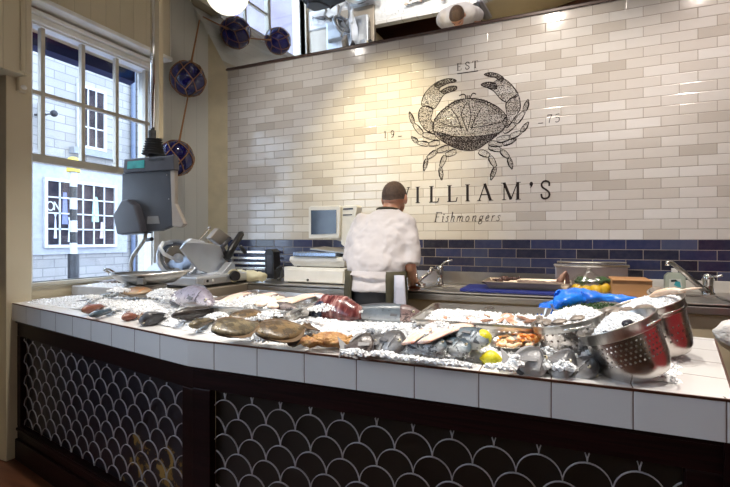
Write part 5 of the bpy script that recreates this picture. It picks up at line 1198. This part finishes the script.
# bag of vegetables
vb = thing('produce_bag', 'clear plastic bag tied at the top behind the blue film', 'bag', PY(591, 293, 2.80))
rg = []
for k_, y in ((.9, 294), (1.0, 288), (.92, 282), (.62, 277), (.28, 273), (.10, 270), (.16, 268)):
    z = max(PY(591, y, 2.80).z, ZB+.003); cx = PY(591 if y > 280 else 589, y, 2.80).x
    rg.append([V((cx+cos(2*pi*i/28)*.112*k_*(1+.10*sin(5*i)), 2.80+sin(2*pi*i/28)*.075*k_*(1+.08*cos(7*i)), z)) for i in range(28)])
film_c = glass_mat('clear_film', (.92, .92, .90), .10, .15)
MB().rings(rg).build('film', film_c, vb, True, smooth=True)
for k, (x, y, dy) in enumerate(((577, 289, 0), (586, 290.5, -.02), (595, 290, -.01), (604, 288, 0))):
    c_ = PY(x, y, 2.79+dy); t = thing('lemon', ['lemon at the left in the clear bag', 'second lemon from the left in the clear bag', 'third lemon in the clear bag', 'lemon at the right in the clear bag'][k], 'lemon', c_, group='lemons in the clear bag')
    MB().lathe([(0, -.036), (.012, -.032), (.027, -.015), (.029, 0), (.027, .015), (.012, .032), (0, .036)], n=20, M=Euler((0, pi/2, k)).to_matrix()).build('peel', mat('bag_lemon_peel', (.80, .52, .02), .4) if k == 0 else bpy.data.materials['bag_lemon_peel'], t, smooth=True)
broc = mat('broccoli_green', (.04, .10, .02), .7, var=(.015, .05, .01), scale=60, bump=.5, bscale=150)
for k, (x, y) in enumerate(((583, 282), (602, 282.5))):
    c_ = PY(x, y, 2.80); t = thing('broccoli', ['broccoli head at the left in the clear bag', 'broccoli head at the right in the clear bag'][k], 'broccoli', c_, group='broccoli in the clear bag'); m = MB()
    for i in range(26):
        a, e = random.random()*6.28, random.uniform(0, 1.4); m.ball(V((cos(a)*cos(e)*.034, sin(a)*cos(e)*.026, sin(e)*.022)), random.uniform(.009, .014), 8, 5)
    m.build('florets', broc, t, smooth=True); MB().tube([(0, 0, -.03), (0, 0, .005)], [.010, .016], 10).build('stalk', mat('stalk_green', (.25, .35, .10), .6), t, smooth=True)
# soap bottle and right tap
sbx = PY(676, 290, 3.12)
so = thing('soap_bottle', 'clear rectangular soap bottle with blue label behind the right sink', 'bottle', (sbx.x, 3.16, ZB))
a, b = PY(665.5, 292, 3.14), PY(686, 273, 3.14)
MB().prism([V((x, 3.14, z)) for x, z in ((a.x+.006, ZB+.001), (b.x-.006, ZB+.001), (b.x, ZB+.01), (b.x, b.z-.02), (b.x-.02, b.z), (a.x+.02, b.z), (a.x, b.z-.02), (a.x, ZB+.01))], (0, .06, 0)).build('bottle', mat('soap_body', (.55, .62, .52), .2, trans=.25), so, True, bevel=.006)
MB().box(((a.x+b.x)/2-.014, 3.155, b.z), ((a.x+b.x)/2+.014, 3.185, b.z+.024)).build('cap', white_pl, so, True, bevel=.003)
lbm = MB().prism([PY(x, y, 3.1395) for x, y in ((669, 288), (669, 279), (681, 279), (682.5, 288))], (0, .002, 0)).build('label', mat('label_grey', (.60, .64, .60), .5), so, True)
MB().prism([PY(x, y, 3.138) for x, y in ((674, 285), (676, 280.5), (680, 282), (681, 287.5), (678, 287))], (0, .0015, 0)).build('label_mark', mat('label_blue', (.05, .38, .45), .5), lbm, True)
MB().prism([PY(x, y, 3.138) for x, y in ((671, 282), (671, 279.8), (676, 279.5), (678, 281.5))], (0, .0015, 0)).build('label_print', mat('label_dark', (.03, .05, .06), .5), lbm, True)
tb = V((PY(708, 296, 3.16).x, 3.16, ZB))
t = thing('mixer_tap', 'chrome mixer tap with long diagonal spout over the right sink', 'tap', tb)
MB().lathe([(.036, 0), (.036, .008), (.028, .014), (.027, .075), (.031, .08), (.030, .108), (.018, .118), (0, .12)], tb, 28).build('body', steel_bright, t, True, smooth=True)
MB().tube([tb+V((-.01, -.02, .02)), PY(700, 287, 3.10), PY(683, 271.5, 3.02), PY(671, 262.5, 2.98), PY(667.5, 263, 2.97), PY(667.5, 265.5, 2.97)], [.019, .017, .014, .012, .013, .013], 14).build('spout', steel_bright, t, True, smooth=True)
MB().tube([tb+V((0, -.01, .11)), PY(716, 276.5, 3.10), PY(722.5, 275.5, 3.08)], [.010, .006, .007], 10).build('lever', steel_bright, t, True, smooth=True)
m = MB()
for x in (673.5, 677.5, 680.5, 683): a = PY(x, 298, 2.785); m.box((a.x-.004, 2.79, ZB-.045), (a.x+.004, 2.80, ZB-.02))
m.build('overflow_slots', black, bench, True)
# white plastic bag at the right edge
wb = MB(); rg = []
ct = [(712.5, 331), (717, 334), (722, 334), (728, 335), (735, 337), (744, 340)]; rad = [.004, .022, .038, .046, .05, .03]
for (x, y), r_ in zip(ct, rad):
    p = P(x, y, .93) if 0 else PY(x, y, 2.10); rg.append([p+V((0, cos(2*pi*k/18)*r_*(1+.25*sin(3*k)), sin(2*pi*k/18)*r_*1.15*(1+.15*cos(5*k)))) for k in range(18)])
bag_o = wb.rings(rg).build('plastic_bag', mat('white_bag', (.62, .60, .58), .35, bump=.6, bscale=30), smooth=True); tag(bag_o, 'white plastic bag hanging at the right edge beyond the counter', 'bag')
tb2 = thing('waste_bin', 'dark bin standing behind the right end of the counter', 'bin', (.86, 2.2, 0))
MB().rings([[V((.86+sx*.20*k_, 2.25+sy*.16*k_, z)) for sx, sy in ((-1,-1),(1,-1),(1,1),(-1,1))] for k_, z in ((.85, 0), (1, .83))]).build('bin_body', black, tb2, True, bevel=.01)
MB().box((.65, 2.06, .83), (1.07, 2.42, .852)).build('bin_rim', dgrey_pl, tb2, True, bevel=.008)
# ------------------------------------------------------------------ the fishmonger
XF = lambda p: V((p.x*.947-.047, p.y*.947, EYE+(p.z-EYE)*.947 if p.z > .5 else (EYE-(EYE-.5)*.947)*p.z/.5))
skin = mat('skin', (.52, .27, .17), .45, var=(.46, .22, .14), scale=12, sss=.1)
hair_m = mat('short_brown_hair', (.055, .030, .018), .6, var=(.09, .05, .03), scale=60, bump=.6, bscale=250)
shirt_m = mat('white_shirt', (.50, .47, .47), .8, var=(.47, .44, .44), scale=4)
olive = mat('olive_apron', (.045, .038, .018), .8, var=(.035, .03, .014)); trou = mat('black_trousers', (.008, .008, .010), .7)
def remesh(o, vox, smooth_it=6, extra=None):
    m = o.modifiers.new('r', 'REMESH'); m.mode = 'VOXEL'; m.voxel_size = vox; m.use_smooth_shade = True
    s_ = o.modifiers.new('s', 'SMOOTH'); s_.iterations = smooth_it; s_.factor = .5
    if extra: extra(o)
man = thing('person', 'person with short brown hair in white shirt and olive apron, back turned at the sink', 'person', (-.995, 2.49, 0))
b = MB(); yb = 2.66
hipz = .93; HC = V((-.945, 2.80, 1.535))
def ell_loft(m, rows, n=28, caps=True):
    rg = []
    for cx, cy, cz, rx, ry, *p in rows:
        e = p[0] if p else 1; rg.append([V((cx+(abs(cos(2*pi*k/n))**e)*(1 if cos(2*pi*k/n) > 0 else -1)*rx, cy+(abs(sin(2*pi*k/n))**e)*(1 if sin(2*pi*k/n) > 0 else -1)*ry, cz)) for k in range(n)])
    return m.rings(rg, caps)
# torso, neck, head
ell_loft(b, [(-1.0, 2.62, .86, .15, .10), (-1.0, 2.62, .95, .165, .115), (-1.0, 2.64, 1.06, .15, .10), (-.995, 2.67, 1.20, .165, .11), (-.99, 2.71, 1.32, .160, .10), (-.985, 2.735, 1.39, .11, .07), (-.975, 2.75, 1.43, .07, .055)])
b.cap((-.965, 2.75, 1.42), (-.95, 2.785, 1.50), .058, .055)
b.ball(HC+V((0, .005, .015)), (.074, .094, .088), 24, 16)
b.ball(HC+V((0, .048, -.048)), (.056, .052, .058), 20, 12)
b.cap(HC+V((0, .095, -.005)), HC+V((0, .112, -.030)), .010, .014); b.cap(HC+V((-.02, .090, -.066)), HC+V((.02, .090, -.066)), .010, .010)
for sg in (-1, 1):
    b.ball(HC+V((sg*.078, .004, -.012)), (.011, .022, .033), 12, 8)
    b.cap((-1.0+sg*.085, 2.62, .90), (-1.0+sg*.09, 2.63, .48), .088, .058); b.cap((-1.0+sg*.09, 2.63, .48), (-1.0+sg*.09, 2.60, .09), .056, .038); b.cap((-1.0+sg*.09, 2.58, .05), (-1.0+sg*.10, 2.74, .035), .042, .034)
SH = {1: V((-.835, 2.72, 1.365)), -1: V((-1.145, 2.72, 1.365))}; EL = {1: V((-.800, 2.66, 1.105)), -1: V((-1.175, 2.68, 1.12))}; WR = {1: V((-.835, 2.85, 1.005)), -1: V((-1.06, 2.90, 1.03))}
for sg in (1, -1):
    b.cap(SH[sg]-V((sg*.01, 0, .02)), EL[sg], .050, .044); b.cap(EL[sg], WR[sg], .045, .028)
    d = (WR[sg]-EL[sg]).normalized(); palm = WR[sg]+d*.075; sd = V((0, 0, 1)).cross(d).normalized(); up = d.cross(sd)
    b.cap(WR[sg]+d*.01-sd*.012, palm-sd*.018, .022, .021, 10); b.cap(WR[sg]+d*.01+sd*.012, palm+sd*.018, .022, .021, 10)
    for k, L_ in enumerate((.062, .072, .068, .052)):
        o_ = palm+sd*(-.030+.020*k)*1.05+d*.008; q1_ = o_+d*L_*.55+V((0, 0, -.012)); q2_ = q1_+d*L_*.35+V((0, 0, -.028)); b.cap(o_, q1_, .0098, .009, 8); b.cap(q1_, q2_, .009, .0078, 8)
    th = WR[sg]+d*.03-sd*.026*sg; b.cap(th, th-sd*.030*sg+d*.035, .013, .0105, 8); b.cap(th-sd*.030*sg+d*.035, th-sd*.034*sg+d*.065-V((0, 0, .012)), .0105, .009, 8)
bo = b.build('body', skin, man, True, smooth=True); remesh(bo, .0062, 4)
# hair
h = MB(); rg = []
for i in range(12):
    e = -.62+2.19*i/11; n = 32; ring = []
    for k in range(n):
        a = 2*pi*k/n; fr = max(0, sin(a)); low = -.40+fr*.95+.12*abs(cos(a)); ee = max(e, low) if i < 11 else pi/2
        ring.append(HC+V((0, .005, .015))+V((cos(ee)*cos(a)*.079, cos(ee)*sin(a)*.099-.002, sin(ee)*.094)))
    rg.append(ring)
h.rings(rg).build('hair', hair_m, man, True, smooth=True)
for sg in (-1, 1):
    e = MB().ball(HC+V((sg*.028, .083, .004)), (.011, .008, .008), 12, 8).build('eye', mat('eye_white', (.7, .7, .68), .3), man, True, smooth=True)
    MB().ball(HC+V((sg*.028, .0895, .003)), (.005, .003, .005), 10, 6).build('iris', black, e, True, smooth=True)
    MB().tube([HC+V((sg*.014, .094, .024)), HC+V((sg*.028, .094, .029)), HC+V((sg*.044, .083, .024))], .003, 6).build('eyebrow', hair_m, man, True)
MB().tube([HC+V((-.02, .098, -.068)), HC+V((0, .103, -.067)), HC+V((.02, .098, -.068))], .004, 8).build('lips', mat('lips', (.45, .15, .12), .4), man, True, smooth=True)
# shirt
s_ = MB()
ell_loft(s_, [(-1.005, 2.615, .955, .192, .138), (-1.005, 2.618, 1.00, .188, .136), (-1.0, 2.63, 1.06, .186, .132), (-1.0, 2.645, 1.12, .198, .138), (-.995, 2.665, 1.20, .206, .140), (-.99, 2.69, 1.28, .208, .136), (-.988, 2.71, 1.345, .200, .124, .9), (-.985, 2.73, 1.395, .172, .110), (-.978, 2.745, 1.432, .118, .088), (-.97, 2.75, 1.458, .074, .070)])
for sg in (1, -1):
    s_.cap(SH[sg]-V((sg*.02, 0, .01)), SH[sg]+(EL[sg]-SH[sg])*.45, .082, .076, 18); A_, B_ = SH[sg]+(EL[sg]-SH[sg])*.35, SH[sg]+(EL[sg]-SH[sg])*1.0
    s_.tube([A_, A_.lerp(B_, .5), B_], [.074, .073, .071], 20)
so_ = s_.build('shirt', shirt_m, man, True, smooth=True)
def wrinkle(o):
    tx = bpy.data.textures.new('folds', 'CLOUDS'); tx.noise_scale = .11; tx.noise_depth = 1
    d = o.modifiers.new('d', 'DISPLACE'); d.texture = tx; d.strength = .014; d.mid_level = .5; d.texture_coords = 'LOCAL'
    tx2 = bpy.data.textures.new('creases', 'MARBLE'); tx2.noise_scale = .10; tx2.turbulence = 8; d2 = o.modifiers.new('d2', 'DISPLACE'); d2.texture = tx2; d2.strength = .009; d2.mid_level = .5
remesh(so_, .0075, 8, wrinkle)
MB().tube([V((-.968+cos(a)*.069, 2.752+sin(a)*.064, 1.452-.012*sin(a))) for a in [2*pi*i/24 for i in range(25)]], .0085, 8).build('neck_strap', olive, man, True, smooth=True)
# trousers, apron, towel, shoes
t_ = MB(); ell_loft(t_, [(-1.0, 2.62, .82, .165, .125), (-1.0, 2.62, .90, .178, .128), (-1.0, 2.62, 1.0, .17, .12)])
for sg in (-1, 1): t_.cap((-1.0+sg*.085, 2.62, .86), (-1.0+sg*.09, 2.63, .48), .10, .075); t_.tube([(-1.0+sg*.09, 2.63, .5), (-1.0+sg*.09, 2.61, .3), (-1.0+sg*.09, 2.60, .07)], [.076, .070, .066], 16)
remesh(t_.build('trousers', trou, man, True, smooth=True), .009, 4)
def shell_arc(a0, a1, rows, th, n=28):
    vs = []; m = MB(); N = n+1
    for (z, cx, cy, rx, ry) in rows:
        for o in (0, th):
            for i in range(N): a = R(a0+(a1-a0)*i/n); vs.append(V((cx+cos(a)*(rx+o), cy+sin(a)*(ry+o), z)))
    fs = []
    for j in range(len(rows)-1):
        A, B = j*2*N, (j+1)*2*N
        for i in range(n): fs += [(A+N+i, A+N+i+1, B+N+i+1, B+N+i), (A+i+1, A+i, B+i, B+i+1)]
        fs += [(A, A+N, B+N, B), (A+N-1, B+N-1, B+2*N-1, A+2*N-1)]
    for i in range(n): fs += [(i, i+1, N+i+1, N+i)]; L_ = (len(rows)-1)*2*N; fs += [(L_+i+1, L_+i, L_+N+i, L_+N+i+1)]
    return m.add(vs, fs)
rows = [(z, -1.003, 2.62, rx, ry) for z, rx, ry in ((.42, .20, .15), (.60, .20, .152), (.80, .198, .150), (.95, .198, .148), (1.02, .192, .144), (1.075, .194, .144))]
shell_arc(-55, 238, rows, .006).build('apron', olive, man, True, smooth=True)
shell_arc(236, 304, [(1.052, -1.003, 2.62, .196, .146), (1.075, -1.0, 2.625, .196, .146)], .006).build('apron_tie', shirt_m, man, True)
rg = []
for i in range(8):
    s2 = i/7; z = 1.06-.56*s2; rg.append([V((-.796+.02*s2+cos(2*pi*k/16)*(.028+.022*s2)*(1+.2*sin(3*k)), 2.475-.012*s2+sin(2*pi*k/16)*(.012+.006*s2)*(1+.3*cos(5*k)), z)) for k in range(16)])
MB().rings(rg).build('towel', mat('white_towel', (.40, .40, .46), .8), man, True, smooth=True)
for sg in (-1, 1): remesh(MB().cap((-1.0+sg*.09, 2.575, .055), (-1.0+sg*.102, 2.76, .045), .052, .046).build('shoe', black, man, True, smooth=True), .008, 2)
XF = None
# ------------------------------------------------------------------ camera and light
cam = bpy.data.cameras.new('camera'); co = bpy.data.objects.new('camera', cam); COL.objects.link(co)
cam.sensor_width = 36; cam.lens = F/730*36; cam.shift_y = -3.9/730; cam.clip_start = .02
co.location = (0, 0, EYE); co.rotation_euler = (pi/2, 0, YAW); SC.camera = co
wd = bpy.data.worlds.new('sky'); SC.world = wd; wd.use_nodes = True
bg = wd.node_tree.nodes['Background']; bg.inputs[0].default_value = (.66, .81, 1, 1); bg.inputs[1].default_value = 6.6
def spot(name, loc, to, power, col, ang, blend=.6, size=.04):
    l = bpy.data.lights.new(name, 'SPOT'); l.energy = power; l.color = col; l.spot_size = R(ang); l.spot_blend = blend; l.shadow_soft_size = size
    o = bpy.data.objects.new(name, l); COL.objects.link(o); o.location = loc
    o.rotation_euler = (V(to)-V(loc)).to_track_quat('-Z', 'Y').to_euler(); return o
def area(name, loc, to, power, col, sx, sy):
    l = bpy.data.lights.new(name, 'AREA'); l.energy = power; l.color = col; l.shape = 'RECTANGLE'; l.size = sx; l.size_y = sy
    o = bpy.data.objects.new(name, l); COL.objects.link(o); o.location = loc
    o.rotation_euler = (V(to)-V(loc)).to_track_quat('-Z', 'Y').to_euler(); return o
W1 = (1, .84, .50); W2 = (1, .86, .72)
spot('spot_lamp', (-1.10, 2.3, 3.20), (-1.25, 3.28, 1.75), 190, W1, 62, 1)
spot('spot_lamp', (-1.9, 2.3, 3.20), (-1.9, 3.28, 1.6), 40, (1, .92, .82), 95, 1)
spot('spot_lamp', (-.05, 2.3, 3.20), (-.1, 3.28, 1.5), 84, (1, .88, .76), 95, .9)
spot('spot_lamp', (.99, 2.3, 3.20), (1.0, 3.28, 1.4), 76, (1, .86, .78), 95, .9)
for x in (-1.9, -1.0, -.2, .6): spot('counter_lamp', (x, 1.5, 3.25), (x, 1.75, .9), 185, (1, .93, .84), 70, .8)
area('fill_area', (.3, -1.2, 3.28), (-.4, 1.2, .6), 26, (1, .93, .90), 2.5, 1.5)  # added fill light for the room, no fixture stands here
SC.view_settings.view_transform = 'Standard'; SC.view_settings.look = 'None'; SC.view_settings.exposure = 0; SC.view_settings.gamma = 1
